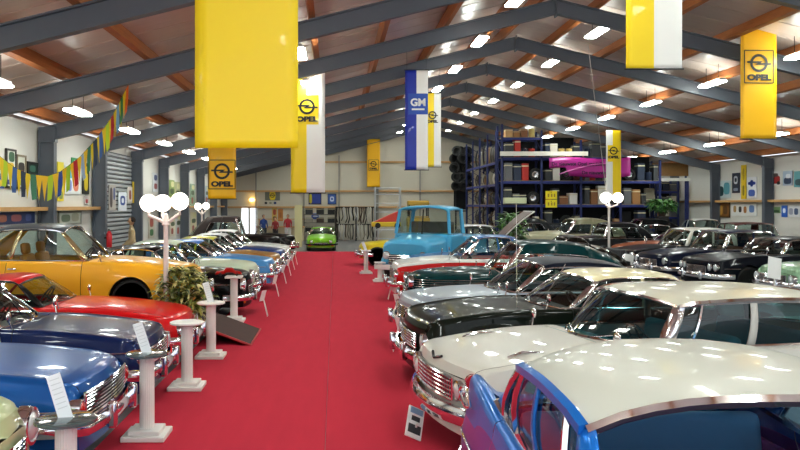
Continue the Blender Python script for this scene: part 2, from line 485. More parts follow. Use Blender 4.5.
def car(label, nose, ang, base, body, roof=None, group=None, name='car', cat='car', detail=1, z=0.0, **kw):
    """nose: (x, y) ground point under the nose; ang: direction the car faces, degrees"""
    S = dict(TPL[base]); S.update(kw)
    L, W, R, hl = S['L'], S['W'], S['R'], S['L'] / 2
    a = math.radians(ang)
    cx, cy = nose[0] - math.cos(a) * hl, nose[1] - math.sin(a) * hl
    e = empty(name, (cx, cy, z), a, label, cat, group)
    hz = S.get('hz', 1.0)
    if hz != 1.0:
        for k_ in ('mid', 'sho'): S[k_] = [(d, zz_ * hz) for d, zz_ in S[k_]]
    roof = roof or body
    side = S.get('side')           # second body colour
    ks = S.get('ks', 5)
    plan, mid, sho = pchip(S['plan']), pchip(S['mid']), pchip(S['sho'])
    n = S['n']; bow = S['bow']
    ridge = pchip(S['ridge']) if 'ridge' in S else (lambda d: 0)
    rsharp = S.get('rsharp', .10)
    zb = .58 * hz
    def X(d, yf=0):
        fd = max(0, 1 - d / 1.1) ** 2
        fr = max(0, 1 - (L - d) / 1.0) ** 2
        return hl - d - bow * yf * yf * fd + bow * .6 * yf * yf * fr
    def yside(d, z):
        w = plan(d); zs = sho(d)
        if z < zb: return w - .07 * ((zb - z) / (zb - .15)) ** 2
        return w - S.get('tt', .07) * ((z - zb) / max(.05, zs - zb)) ** 2
    def top(d, f):
        zs, zc = sho(d), mid(d)
        f = min(1, abs(f))
        z = zs + (zc - zs) * (1 - f ** n) ** (1 / n)
        rg = ridge(d)
        if rg: z += rg * math.exp(-((f - .95) / rsharp) ** 2)
        return z
    def surf(d, f):
        return Vector((X(d, f), f * yside(d, sho(d)), top(d, f)))
    Ra = R + .05
    def z0(d):
        for dw in S['wh']:
            if abs(d - dw) < Ra: return R + math.sqrt(max(0, Ra * Ra - (d - dw) ** 2)) + .0
        return S['sill']
    st = set()
    step = .11 if detail else .25
    k = 0.0
    while k < L: st.add(round(k, 4)); k += step
    for q in (0, .015, .04, .08, .13, .2, .3): st.add(q); st.add(round(L - q, 4))
    na = 14 if detail else 8
    for dw in S['wh']:
        for i in range(na + 1):
            st.add(round(dw + (Ra - .0005) * math.cos(math.pi * i / na), 4))
        st.add(round(dw - Ra - .004, 4)); st.add(round(dw + Ra + .004, 4))
    doors = S['doors']
    cuts = []
    g = .005
    for (d0, d1) in doors:
        for q in (d0, d1):
            st = {s_ for s_ in st if abs(s_ - q) > .02}
            st.add(q - g); st.add(q + g); cuts.append(q)
    hood_end = S['wb'] - .03
    st = {s_ for s_ in st if abs(s_ - hood_end) > .02}; st.add(hood_end - g); st.add(hood_end + g)
    tr0 = S['rb'] + .06
    st = {s_ for s_ in st if abs(s_ - tr0) > .02}; st.add(tr0 - g); st.add(tr0 + g)
    c0, c1 = S['wb'] + .12, S['rb'] - .12
    for q in (c0, c1):
        st = {s_ for s_ in st if abs(s_ - q) > .02}; st.add(q)
    ds = sorted(s_ for s_ in st if -1e-6 <= s_ <= L + 1e-6)
    def section(d):
        zlo, zs = z0(d), sho(d)
        zlo = min(zlo, zs - .03)
        pts = []
        for i in range(KS + 1):
            zz = zlo + (zs - zlo) * i / KS
            if i == KS: zz = zs
            zt = zz + (ridge(d) * math.exp(-(.05 / rsharp) ** 2) if i == KS else 0)
            w_ = yside(d, zz)
            pts.append(Vector((X(d, w_ / W), w_, zt)))
        lip = pts[0].copy(); lip.y -= .07
        pts = [lip] + pts
        for f in FR_[1:]: pts.append(surf(d, f))
        return pts
    secs = [section(d) for d in ds]
    nl = len(secs[0])
    mats = [body, side or body]
    B = MB(); HD = MB(); TK = MB(); DO = {}
    def quad(mb, i, j, mir, mi):
        p = [secs[i][j], secs[i][j + 1], secs[i + 1][j + 1], secs[i + 1][j]]
        if mir: p = [Vector((q.x, -q.y, q.z)) for q in p][::-1]
        mb.qs.append((p, mi))
    for mb in (B, HD, TK): mb.qs = []
    TOP0 = KS + 1
    for i in range(len(ds) - 1):
        da, db = ds[i], ds[i + 1]; dm = (da + db) / 2
        gap = any(abs(dm - q) < g for q in cuts)
        for j in range(nl - 1):
            istop = j >= TOP0
            fi = j - TOP0
            seam = istop and fi == 4
            inner = istop and fi >= 5
            if inner and c0 - 1e-6 <= da and db <= c1 + 1e-6: continue
            if gap and not inner and j >= 2: continue
            if seam and (dm < hood_end or dm > tr0): continue
            if inner and (abs(dm - hood_end) < g or abs(dm - tr0) < g): continue
            mi = 1 if (not istop and j <= ks) else 0
            for mir in (False, True):
                if inner and dm < hood_end and dm > .04: quad(HD, i, j, mir, mi)
                elif inner and dm > tr0 and dm < L - .04: quad(TK, i, j, mir, mi)
                else:
                    done = False
                    if not inner and j >= 2:
                        for di, (d0, d1) in enumerate(doors):
                            if d0 < dm < d1:
                                mb = DO.setdefault((di, mir), MB())
                                if not hasattr(mb, 'qs'): mb.qs = []
                                quad(mb, i, j, mir, mi); done = True
                    if not done: quad(B, i, j, mir, mi)
    def weld(mb):
        idx = {}
        for p, mi in mb.qs:
            f = []
            for q in p:
                key = (round(q.x, 4), round(q.y, 4), round(q.z, 4))
                if key not in idx:
                    idx[key] = len(mb.v); mb.v.append(tuple(q))
                if idx[key] not in f: f.append(idx[key])
            if len(f) > 2: mb.f.append(tuple(f)); mb.mi.append(mi)
    # nose and tail caps
    for (sec, d, sg) in ((secs[0], 0.0, 1), (secs[-1], L, -1)):
        prev = None
        for p in sec[1:]:
            yy = p.y
            row = [Vector((X(d, (yy * t_) / W), yy * t_, p.z)) for t_ in (-1, -.75, -.5, -.25, 0, .25, .5, .75, 1)]
            if prev:
                for t_ in range(8):
                    q = [prev[t_], prev[t_ + 1], row[t_ + 1], row[t_]]
                    if sg > 0: q = q
                    else: q = q[::-1]
                    B.qs.append((q, 0))
            prev = row
    for mb in (B, HD, TK): weld(mb)
    B.build('body', mats, e, angle=38)
    HD.build('hood', mats, e, angle=38)
    if TK.f: TK.build('trunk_lid', mats, e, angle=38)
    for k_, mb in DO.items():
        weld(mb)
        dobj = mb.build('door', mats, e, angle=38)
        if detail:
            di, mir = k_
            d1 = doors[di][1] - .12
            zh = sho(d1) - .07
            yy = yside(d1, zh) + .025
            s_ = -1 if mir else 1
            MB().box((X(d1), s_ * yy, zh), (.15, .02, .022)).build('door_handle', CHROME, dobj, bevel=.006)
    # chassis
    ch = MB()
    ch.box((hl - (S['wb'] + .2) / 2 - .1, 0, .42), (S['wb'] - .05, 2 * (W - .32), .4))
    ch.box((hl - (S['wb'] + S['rb']) / 2, 0, .26), (S['rb'] - S['wb'], 2 * (W - .1), .12))
    ch.box((-hl + (L - S['rb']) / 2 + .12, 0, .45), (L - S['rb'] + .1, 2 * (W - .34), .36))
    ch.box((hl - S['wb'] - .12, 0, .55), (.08, 2 * (W - .2), .6))
    ch.build('chassis', BLACK, e, smooth=False)
    # ---------------- greenhouse
    def wbelt(d): return .9 * yside(d, sho(d))
    def b_front(yf):
        d = S['wb'] + S['bb'] * yf * yf
        p = surf(d, .9 * abs(yf)); y = yf * wbelt(d)
        return Vector((p.x, y, p.z + .006))
    def b_side(s_):
        d = S['wb'] + S['bb'] + (S['rb'] - S['br'] - S['wb'] - S['bb']) * s_
        p = surf(d, .9); return Vector((p.x, wbelt(d), p.z + .006))
    def b_rear(yf):
        d = S['rb'] - S['br'] * yf * yf
        p = surf(d, .9 * abs(yf)); return Vector((p.x, yf * wbelt(d), p.z + .006))
    zr = S['zr']; crown = S.get('crown', .06)
    zrs = pchip(S.get('roofz', [(0, -.06), (.12, -.015), (.45, 0), (.8, -.015), (1, -.075)]))
    def roofp(s_, yf):
        d = (S['rf'] + S['bt'] * yf * yf) * (1 - s_) + (S['rr'] - S['bt'] * yf * yf) * s_
        hw = S['hw'] * (1 - (S.get('hwk', .10) if s_ > .5 else min(.10, S.get('hwf', .10))) * abs(2 * s_ - 1) ** 5)
        ed = max(0.0, 1 - abs(yf) ** 2.6)
        return Vector((hl - d, yf * hw, zr - crown + zrs(s_) + crown * ed ** .9))
    def gs(s_, t_, sg=1, out=0):
        a_, b_ = b_side(s_), roofp(s_, 1)
        p = a_.lerp(b_, t_); p.y += .035 * math.sin(math.pi * t_) + out
        return Vector((p.x, sg * p.y, p.z))
    def gf(yf, t_, out=0):
        p = b_front(yf).lerp(roofp(0, yf), t_); p.x += .04 * math.sin(math.pi * t_) * (1 - .5 * yf * yf) + out
        p.y *= 1 + out * .6
        return p
    def gr(yf, t_, out=0):
        p = b_rear(yf).lerp(roofp(1, yf), t_); p.x -= .05 * math.sin(math.pi * t_) + out
        p.z += S.get('rbulge', .02) * math.sin(math.pi * t_) + out * .5
        p.y *= 1 + out * .6
        return p
    TT = [0, .2, .4, .6, .8, 1]
    glass = S.get('glass', GLASS)
    trimm = S.get('trim', CHROME)
    bp, cp = S['bp'], S['cp']
    N13 = [-1 + 2 * i / 12 for i in range(13)]
    if S.get('open'):
        wt = .96
        MB().grid([[gf(y_, t_ * .9) for y_ in N13] for t_ in TT]).build('windshield', glass, e)
        fr = MB()
        fr.tube([gf(-1, t_ * .9) for t_ in TT] + [gf(y_, .9) for y_ in N13] + [gf(1, (1 - t_) * .9) for t_ in TT], .022)
        fr.build('windshield_frame', trimm, e)
    else:
        ri = [i / 14 for i in range(15)]
        ry = [-1, -.985, -.95, -.88, -.75, -.55, -.28, 0, .28, .55, .75, .88, .95, .985, 1]
        RM = MB().grid([[roofp(s_, y_) for y_ in ry] for s_ in ri])
        ro = RM.build('roof', roof, e, angle=60)
        MB().grid([[roofp(s_, y_) - Vector((0, 0, .03)) for y_ in ry[1:-1]] for s_ in ri]).build('headliner', mat('headliner_' + S.get('liner', '#6d6a63'), S.get('liner', '#6d6a63'), .8), ro)
        MB().grid([[gf(y_, t_) for y_ in N13] for t_ in TT]).build('windshield', glass, e)
        MB().grid([[gr(y_, t_) for y_ in N13] for t_ in TT]).build('rear_window', glass, e)
        for sg in (1, -1):
            for (s0, s1) in ((.0, bp), (bp, cp)):
                if s1 - s0 < .03: continue
                MB().grid([[gs(s0 + (s1 - s0) * q / 5, t_, sg) for q in range(6)] for t_ in TT]).build('side_window', glass, e)
            o_ = .012
            PIL = MB()
            PIL.grid([[gf(sg * .955, t_, o_), gf(sg * 1.0, t_, o_), gs(0, t_, sg, o_), gs(.03, t_, sg, o_)] for t_ in TT], 0)
            PIL.build('pillar', [S.get('apil', trimm), S.get('cpil', roof)], e, solid=.012)
            if not S.get('hardtop'):
                PIL = MB(); PIL.grid([[gs(bp - .02, t_, sg, o_), gs(bp + .02, t_, sg, o_)] for t_ in TT], 1)
                PIL.build('pillar', [S.get('apil', trimm), S.get('bpil', S.get('cpil', roof))], e, solid=.012)
            PIL = MB(); PIL.grid([[gs(cp + (1 - cp) * q / 3, t_, sg, o_) for q in range(4)] + [gr(sg * 1.0, t_, o_), gr(sg * .93, t_, o_), gr(sg * S.get('rw', .86), t_, o_)] for t_ in TT], 1)
            PIL.build('pillar', [S.get('apil', trimm), S.get('cpil', roof)], e, solid=.012)
        wt = S.get('wt')
        if wt:
            T2 = [wt, wt + (1 - wt) * .4, wt + (1 - wt) * .75, 1]
            for sg in (1, -1):
                MB().grid([[gs(q / 14, t_, sg, .014) for q in range(15)] for t_ in T2]).build('roof_side', roof, ro, angle=60)
            MB().grid([[gr(y_, t_, .014) for y_ in N13] for t_ in [.62, .75, .9, 1]]).build('roof_rear', roof, ro, angle=60)
        # chrome mouldings round the glass
        tm = MB()
        r_ = S.get('tr', .011)
        for sg in (1, -1):
            tm.tube([gs(q / 10, 0, sg, .015) for q in range(11)], r_, 5)
            dm = tm if not (wt or 'dripmat' in S) else MB()
            dm.tube([roofp(q / 12, sg) + Vector((0, sg * .012, -.004)) for q in range(13)], r_ * S.get('drip', 1.2), 5)
            if dm is not tm: dm.build('roof_gutter', S.get('dripmat', roof), ro)
            if wt: tm.tube([gs(q / 12 * cp, wt, sg, .018) for q in range(13)], r_ * .8, 5)
            tm.tube([gs(cp, t_ * (wt or 1), sg, .016) for t_ in TT], r_ * .8, 5)
            if S.get('vent'):
                tm.tube([gs(S['vent'], t_, sg, .012) for t_ in TT], r_ * .8, 5)
            if S.get('vent2'):
                tm.tube([gs(S['vent2'], t_, sg, .012) for t_ in TT], r_ * .8, 5)
        tm.tube([gf(y_, 0, .012) for y_ in N13], r_, 5)
        tm.tube([roofp(0, y_) + Vector((.01, 0, -.004)) for y_ in N13], r_ * 1.1, 5)
        tm.tube([gr(y_, 0, .012) for y_ in N13], r_, 5)
        if not wt: tm.tube([roofp(1, y_) + Vector((-.01, 0, -.004)) for y_ in N13], r_ * 1.1, 5)
        tm.build('window_moulding', trimm, e)
    # ---------------- interior
    it = S.get('interior', '#23252a'); im = mat('upholstery_' + it, it, .6)
    MB().box((hl - (c0 + c1) / 2, 0, .34), (c1 - c0, 2 * (W - .12), .03)).box((hl - (c0 + c1) / 2, W - .13, .6), (c1 - c0, .03, .5)).box((hl - (c0 + c1) / 2, -W + .13, .6), (c1 - c0, .03, .5)).build('cabin_lining', mat('lining_' + S['lining'], S['lining'], .7) if 'lining' in S else DARKIN, e, smooth=False)
    zbelt = top(S['wb'] + .5, .9)
    das = MB()
    das.box((hl - S['wb'] - .24, 0, zbelt - .12), (.3, 2 * (W - .16), .2))
    das.build('dashboard', mat('dash_' + S.get('dash', '#1c1d20'), S.get('dash', '#1c1d20'), .5), e, bevel=.04)
    sx = hl - S['wb'] - 1.02
    seats = [sx, sx - .95] if S['rb'] - S['wb'] > 1.9 else [sx]
    for si, x_ in enumerate(seats):
        q = MB()
        if S.get('buckets') and si == 0:
            for yy in (-.36, .36):
                q.box((x_, yy, .55), (.5, .5, .16)); q.box((x_ - .27, yy, .82), (.13, .48, .56), ry=-.18)
                q.box((x_ - .34, yy, zbelt + .2), (.1, .3, .2), ry=-.12)
        else:
            q.box((x_, 0, .55), (.52, 2 * (W - .26), .16)); q.box((x_ - .27, 0, zbelt - .22), (.14, 2 * (W - .26), .6), ry=-.18)
        q.build('seat', mat('upholstery_' + S['interior2'], S['interior2'], .6) if si and 'interior2' in S else im, e, bevel=.05)
    xs_, ys_ = hl - S['wb'] - .48, S.get('drv', 1) * W * .42
    sw = MB()
    cpt = Vector((xs_, ys_, zbelt + .03)); M_ = T(*cpt) @ rotY(-1.0)
    sw.tube([M_ @ Vector((.19 * math.cos(t_ * math.pi / 8), .19 * math.sin(t_ * math.pi / 8), 0)) for t_ in range(16)], .014, 6, closed=True)
    for t_ in (.1, 3.04, -1.57):
        sw.tube([cpt, M_ @ Vector((.19 * math.cos(t_), .19 * math.sin(t_), 0))], .01, 5)
    sw.tube([cpt, cpt + Vector((.35, 0, -.25))], .02, 6)
    sw.build('steering_wheel', mat('wheel_' + S.get('swc', '#1a1a1a'), S.get('swc', '#1a1a1a'), .35), e)
    # ---------------- wheels
    ww = S.get('whitewall')
    for dw in S['wh']:
        for sg in (1, -1):
            yc = W - .15
            M_ = T(X(dw), sg * yc, R) @ rotX(-sg * math.pi / 2)
            w = MB()
            rr_ = R
            pr = [(rr_ * .60, -.08), (rr_ * .9, -.085), (rr_ * .985, -.06), (rr_, -.02), (rr_, .05), (rr_ * .97, .08), (rr_ * .86, .098), (rr_ * .64, .09)]
            w.lathe(pr[:7], M_, 28, 0)
            w.lathe([(rr_ * .86, .098), (rr_ * .64, .092)], M_, 28, 1 if ww else 0)
            w.lathe([(rr_ * .64, .09), (rr_ * .60, .06), (rr_ * .3, .045), (0.0, .05)], M_, 28, 2)
            wo = w.build('wheel', [RUBBER, WHITE, S.get('rim', DCHROME)], e, angle=50)
            hb = MB()
            hb.lathe([(rr_ * .5, .05), (rr_ * .5, .062), (rr_ * .42, .075), (rr_ * .36, .065), (rr_ * .2, .085), (0, .1)], M_, 24)
            hb.build('hubcap', CHROME, wo, angle=50)
    # ---------------- bumpers
    bz = S.get('bz', .45); bh = S.get('bh', .13)
    def bpath(front, off=.12):
        pts = []
        for i in range(25):
            u = -1 + 2 * i / 24
            yb = (W + .02) * u
            dd = -off + S.get('bbow', .06) * u * u + .42 * (max(0, abs(u) - .86) / .14) ** 1.6
            if front: x_ = hl - dd - bow * u * u * .9
            else: x_ = -hl + dd + bow * .6 * u * u * .9
            pts.append((x_, yb, bz))
        return pts
    secb = [(-.03, -bh / 2), (.015, -bh / 2), (.04, -bh / 4), (.045, 0), (.04, bh / 4), (.015, bh / 2), (-.03, bh / 2)]
    for front in (True, False):
        pts = bpath(front)
        if not front: pts = pts[::-1]
        q = MB().sweep(pts[::-1] if True else pts, [(-a_, b_) for a_, b_ in secb])
        bo = q.build('front_bumper' if front else 'rear_bumper', S.get('bumper', CHROME), e, angle=50)
        if S.get('overrider', True):
            for sg in (1, -1):
                q = MB()
                u = .42
                x_ = (hl + .14 - bow * u * u) if front else (-hl - .14 + bow * .6 * u * u)
                q.box((x_ + (.02 if front else -.02), sg * W * u, bz + .02), (.09, .08, bh + .12))
                q.build('overrider', CHROME, bo, bevel=.025)
    # ---------------- front face
    fx = lambda y_: X(0, y_ / W)
    gz0, gz1 = S.get('gz', (.52, .70)); gy = S.get('gy', .52)
    gz0 *= hz; gz1 *= hz
    gq = MB()
    cols = [-1 + i / 8 for i in range(17)]
    gq.grid([[Vector((fx(gy * u) + .012, gy * u, z_)) for u in cols] for z_ in (gz0, (gz0 + gz1) / 2, gz1)])
    go = gq.build('grille', mat('grille_dark', '#18181a', .5), e)
    nb = S.get('nb', 5)
    q = MB()
    for i in range(nb + 1):
        z_ = gz0 + (gz1 - gz0) * i / nb
        q.tube([(fx(gy * u) + .024, gy * u, z_) for u in cols], .009 if 0 < i < nb else .016, 5)
    for i in range(S.get('nv', 0) + 1) if S.get('nv', 0) else []:
        yy = -gy + 2 * gy * i / S['nv']
        q.tube([(fx(yy) + .022, yy, gz0), (fx(yy) + .022, yy, gz1)], .007, 5)
    for sg in (1, -1):
        q.tube([(fx(gy) + .024, sg * gy, gz0), (fx(gy) + .024, sg * gy, gz1)], .014, 5)
    q.build('grille_bars', CHROME, go)
    for (hy, hz_, hr) in S.get('lamps', [(.66, .62, .095)]):
        for sg in (1, -1):
            M_ = T(fx(hy) - .03, sg * hy, hz_ * hz) @ rotY(math.pi / 2)
            q = MB()
            q.lathe([(hr * 1.25, -.03), (hr * 1.25, .03), (hr * 1.18, .065), (hr * 1.0, .07), (hr * .97, .045)], M_, 20)
            ho = q.build('headlight', CHROME, e, angle=50)
            q = MB()
            q.lathe([(hr, .045), (hr * .8, .07), (hr * .5, .083), (0, .09)], M_, 20)
            q.build('lens', S.get('lensm', LENS), ho, angle=60)
    if S.get('signals', True):
        for sg in (1, -1):
            y_ = W * .72
            MB().box((fx(y_) + .02, sg * y_, (gz0 - .07)), (.04, .16, .05)).build('turn_signal', AMBER, e, bevel=.012)
            zt = sho(L) - .10
            yt = plan(L) * .86
            MB().box((X(L, yt / W) - .02, sg * yt, zt), (.05, .18, .12)).build('tail_light', REDL, e, bevel=.02)
    if detail:
        # plate
        if S.get('plate'): MB().box((hl + .19, 0, bz - .02), (.012, .5, .11)).build('license_plate', S['plate'], e, smooth=False)
        # side chrome strip
        q = MB()
        zz_ = S.get('strip', .66) * hz
        if zz_:
            for sg in (1, -1):
                run = []
                for i in range(41):
                    d = .12 + (L - .24) * i / 40
                    if zz_ > z0(d) + .01:
                        run.append((X(d, yside(d, zz_) / W), sg * (yside(d, zz_) + .006), zz_ + S.get('rise', 0) * (i / 40)))
                    else:
                        if len(run) > 1: q.tube(run, .009, 4)
                        run = []
                if len(run) > 1: q.tube(run, .009, 4)
            q.build('side_moulding', CHROME, e)
        if S.get('ribs'):
            for sg in (1, -1):
                q = MB()
                for k in range(7):
                    zz2 = .58 + k * .045
                    q.tube([(X(d, yside(d, zz2) / W), sg * (yside(d, zz2) + .008), zz2) for d in [.06 + 1.75 * i / 20 for i in range(21)] if zz2 > z0(d)], .009, 4)
                q.build('fender_ribs', CHROME, e)
        q = MB()
        for sg in (1, -1):
            q.tube([gf(sg * .15 + .12, .02, .02), gf(sg * .45 + .12, .14, .03)], .007, 4)
        q.build('wiper', DCHROME, e)
        if S.get('mirror', True):
            md = S.get('mird', S['wb'] - .1)
            for sg in ((1,) if S.get('mirror1') else (1, -1)):
                p = surf(md, .93)
                q = MB()
                q.tube([(p.x, sg * p.y, p.z - .01), (p.x - .03, sg * (p.y + .02), p.z + .1)], .009, 5)
                q.lathe([(.0, -.02), (.05, -.012), (.062, .005), (.055, .012), (0, .012)], T(p.x - .03, sg * (p.y + .02), p.z + .14) @ rotY(-math.pi / 2), 12)
                q.build('side_mirror', CHROME, e, angle=50)
    return e, dict(surf=surf, X=X, roofp=roofp, gs=gs, gf=gf, yside=yside, top=top, fx=fx, hl=hl)

W12 = '#e9e8e0'
# ---- left row, from the camera backwards
LX = -2.15
car('pale green rounded car at the near end of the left row', (-2.22, 5.35), 0, 'fifties', paint('#c3cf9c'), hz=1.05, lamps=[(.68, .70, .12)], gy=.4)
car('metallic mid-blue sedan with wide chrome grille, second in left row', (-2.2, 7.75), 0, 'sedan60', paint('#16559e', .3), roof=paint('#16559e', .3),
    lamps=[(.74, .615, .07)], gy=.66, gz=(.50, .73), nb=7, strip=.60, W=.88, overrider=True, ridge=[(0, .0), (.4, .03), (2, .02), (4.6, .02)], signals=False, lensm=REDL)
car('dark navy coupe with chrome side window frames, third in left row', (-2.2, 9.95), 0, 'sedan60', paint('#0f2150', .1), wb=1.62, rf=2.12,
    lamps=[(.66, .62, .09)], gy=.5, nv=10, ridge=[(0, .03), (1.6, .05), (4.6, .05)], strip=.7, interior='#4a1518', doors=[(1.5, 2.7)], vent=.12, apil=CHROME)
car('bright red coupe between the navy coupe and the yellow coupe', (-2.2, 12.2), 0, 'coupe70', paint('#d3151b'), wb=1.85, rf=2.35, rr=3.05, zr=1.36,
    lamps=[(.6, .58, .085)], gy=.5, gz=(.5, .64), apil=paint('#1a1a1a'), trim=mat('dark_trim', '#2a2a2c', .3, .5), interior='#202124', strip=0)
YEL = paint('#f2b02c')
# display platform below the yellow coupe
m = MB().box((-4.95, 14.55, .22), (4.9, 1.95, .44))
pl = m.build('display_platform', mat('platform_grey', '#3c3a3a', .6), smooth=False, bevel=.02)
tag(pl, 'low dark platform carrying the yellow coupe with a black roof', 'platform')
car('yellow seventies coupe with grey-black vinyl roof, raised on a platform', (-2.45, 14.55), 0, 'coupe70', YEL, roof=mat('vinyl_grey', '#3a4048', .35, spec=.2), z=.44, L=4.6, hz=1.06, zr=1.63, crown=.09, bpil=mat('gold_trim', '#c8b98e', .2, .8),
    wb=1.68, rf=2.25, rr=3.55, rb=4.25, W=.88, hw=.62, lamps=[(.62, .6, .085)], gy=.5, gz=(.5, .64), interior='#c07a22', buckets=True, cpil=YEL, bp=.58, cp=.88, apil=mat('gold_trim', '#c8b98e', .2, .8),
    wh=(1.05, 3.5), doors=[(1.9, 3.2)], strip=0, R=.34)
# ramp in front of the platform
m = MB()
m.add([(-2.45, 13.75, .40), (-1.45, 13.6, .03), (-1.45, 15.35, .03), (-2.45, 15.35, .40), (-2.45, 13.75, .34), (-1.45, 13.6, .0), (-1.45, 15.35, .0), (-2.45, 15.35, .34)],
      [(0, 1, 2, 3), (4, 7, 6, 5), (0, 4, 5, 1), (1, 5, 6, 2), (2, 6, 7, 3), (3, 7, 4, 0)])
rp = m.build('ramp', mat('ramp_felt', '#45302c', .9, noise=.1), smooth=False)
tag(rp, 'dark brown ramp board with red edge leading up to the platform', 'ramp')
q = MB()
q.tube([(-2.45, 13.72, .37), (-1.43, 13.57, .02)], .022, 6).tube([(-1.43, 13.57, .02), (-1.43, 15.37, .02)], .018, 6)
q.build('edge_strip', mat('red_edge', '#b3242c', .5), rp)

car('black fifties sedan with whitewall tyres, behind the potted plant', (-1.85, 17.6), 0, 'fifties', paint('#0d0d0f'), whitewall=True, lamps=[(.66, .72, .11)], gy=.42, gz=(.42, .66), strip=.72, interior='#7a7468', zr=1.52)
car('pale green and white sedan next after the black fifties sedan', (-1.95, 20.3), 0, 'fifties', paint('#ccd8c0'), lamps=[(.66, .7, .1)], gy=.5, hw=.66)
car('light blue sedan with chrome windscreen, in the left row', (-1.75, 23.0), 0, 'sedan60', paint('#4f92d0'), roof=paint('#3f7fd0'), lamps=[(.64, .62, .1)], hz=1.03)
car('tan brown sedan behind the light blue one', (-1.75, 25.6), 0, 'sedan60', paint('#a9783c'), roof=paint('#c9c43c'), detail=0)
car('navy blue saloon behind the tan brown sedan', (-1.75, 28.2), 0, 'sedan60', paint('#2a4480'), roof=paint('#d9dcd8'), detail=0)
car('white saloon near the far end of the left row', (-1.75, 30.9), 0, 'sedan60', paint('#e6e8e6'), detail=0, zr=1.46)
car('tall black vintage car with brown-black top, beyond the white saloon', (-2.3, 34.0), 0, 'thirties', paint('#161414'), roof=mat('hood_cloth', '#372a28', .6), detail=0, zr=1.95, interior='#55201e')
car('low black roadster parked beyond the left row, near the cream post', (-1.9, 38.5), 0, 'thirties', paint('#101012'), detail=0, open=True, zr=1.5, hz=.9)
car('lime green sports coupe parked at the far end of the red carpet', (-.72, 41.3), -90, 'gt', paint('#7cc02c'), detail=1, lamps=[(.5, .5, .07)], gy=.35, gz=(.36, .44), bz=.36, bh=.08, overrider=False, bumper=paint('#1a1a1c'), W=.82)

# ---- right row
WHT = paint('#d6d4ca')
car('finned white-roofed car in metallic blue and purple, nearest on the right', (1.95, .85), -90, 'american', paint('#1c72cc', .2), roof=paint('#d6d8cc'), side=paint('#7d4a9c', .15), ks=7,
    L=5.5, W=1.02, rf=2.62, rr=4.3, rb=4.85, wb=2.0, br=.35, bb=.5, bt=.1, zr=1.63, crown=.16, hw=.85, roofz=[(0, -.07), (.12, -.02), (.4, 0), (.75, -.02), (1, -.13)], ridge=[(0, .0), (3.2, .0), (4.2, .05), (5.0, .15), (5.4, .18), (5.5, .08)], rsharp=.13,
    plan=[(0, .94), (.06, .98), (.4, 1.0), (1.4, 1.02), (4.4, 1.02), (5.2, 1.0), (5.42, .96), (5.5, .88)],
    glass=glass_mat('clear_blue_glass', '#b8d4e4', ior=1.2), interior='#a8cbe4', interior2='#9cc4e0', liner='#b8d8ec', lining='#c0509c', hwk=.22, hwf=.03, cp=.86, bp=.45, vent=.12, vent2=.7, cpil=paint('#1c72cc', .2), dripmat=paint('#1c72cc', .2), dash='#5f92c0', apil=paint('#1c72cc', .2), tr=.026, drip=1.4, wh=(1.0, 4.3), doors=[(2.2, 3.3), (3.32, 4.2)], strip=.7, mirror=False)
car('white late-fifties American car with chrome-toothed grille and nose on the carpet', (1.0, 8.2), 191, 'american', WHT, roof=paint('#d4d1bf'), lamps=[(.86, .64, .085), (.64, .64, .085)], gy=.54, gz=(.53, .74), nb=5, nv=22,
    glass=GLASSB, interior='#4f98aa', dash='#4fa0aa', liner='#3f7480', lining='#3f7c88', overrider=False, zr=1.53, crown=.07, wb=1.6, bb=.45, rf=2.12, bt=.14, rr=4.2, rb=4.75, br=.45, hw=.88, vent=.12, bp=.42, cp=.86, bh=.17, bz=.42, bbow=.16, bow=.16, tr=.018, drip=1.6, strip=.62,
    ridge=[(0, .01), (1.5, .0), (4.0, .0), (5.4, .05), (5.5, 0)], cpil=WHT, swc='#1f4a55')
car('dark green-black American car with cream roof, behind the white one', (1.0, 11.0), 186, 'american', paint('#141a14'), roof=paint('#e9e0b4'), L=5.0, W=.96, lamps=[(.72, .64, .09)], gy=.5, nv=12,
    plan=[(0, .84), (.06, .9), (.4, .95), (1.4, .96), (4.0, .96), (4.8, .92), (5.0, .84)], mid=[(0, .78), (.04, .86), (.3, .93), (1.6, 1.04), (4.2, 1.0), (4.8, .92), (5.0, .78)], sho=[(0, .7), (.04, .78), (.3, .84), (1.6, .92), (4.2, .92), (4.8, .86), (5.0, .74)],
    wb=1.75, rf=2.3, bb=.25, rr=3.7, rb=4.3, br=.3, wh=(.95, 3.8), zr=1.50, hw=.72, ridge=[(0, .04), (1.6, .05), (5, .05)], doors=[(2.0, 3.2)])
SIL = paint('#aeb9c6', .35)
car('silver coupe with dark navy vinyl roof, fourth in the right row', (1.15, 13.65), 186, 'american', SIL, roof=mat('vinyl_navy', '#171d2c', .4, spec=.12), L=5.0, W=.94, lamps=[(.7, .62, .08)], gy=.5,
    plan=[(0, .84), (.06, .88), (.4, .93), (1.4, .94), (4.0, .94), (4.8, .9), (5.0, .82)], mid=[(0, .76), (.04, .84), (.3, .9), (1.6, .98), (4.2, 1.0), (4.8, .92), (5.0, .78)], sho=[(0, .68), (.04, .76), (.3, .8), (1.6, .88), (4.2, .92), (4.8, .86), (5.0, .7)],
    wb=1.5, rf=2.15, bb=.25, rr=4.05, rb=4.6, br=.3, wh=(.95, 3.8), zr=1.50, hw=.70, roofz=[(0, -.06), (.1, -.015), (.35, 0), (.65, -.04), (1, -.22)], cp=.62, bp=.5, wt=.86, vent=.2, hardtop=True, doors=[(1.75, 3.1)], tr=.016, signals=True)
car('dark teal-green forties fastback with chrome-ribbed fenders', (1.5, 17.2), 180, 'forties', paint('#0a3335'), hz=.93, lamps=[(.5, .86, .1)], gy=.42, gz=(.4, .72), nb=10, zr=1.66, strip=0, ribs=True, wh=(1.45, 4.2), interior='#9a9a92')
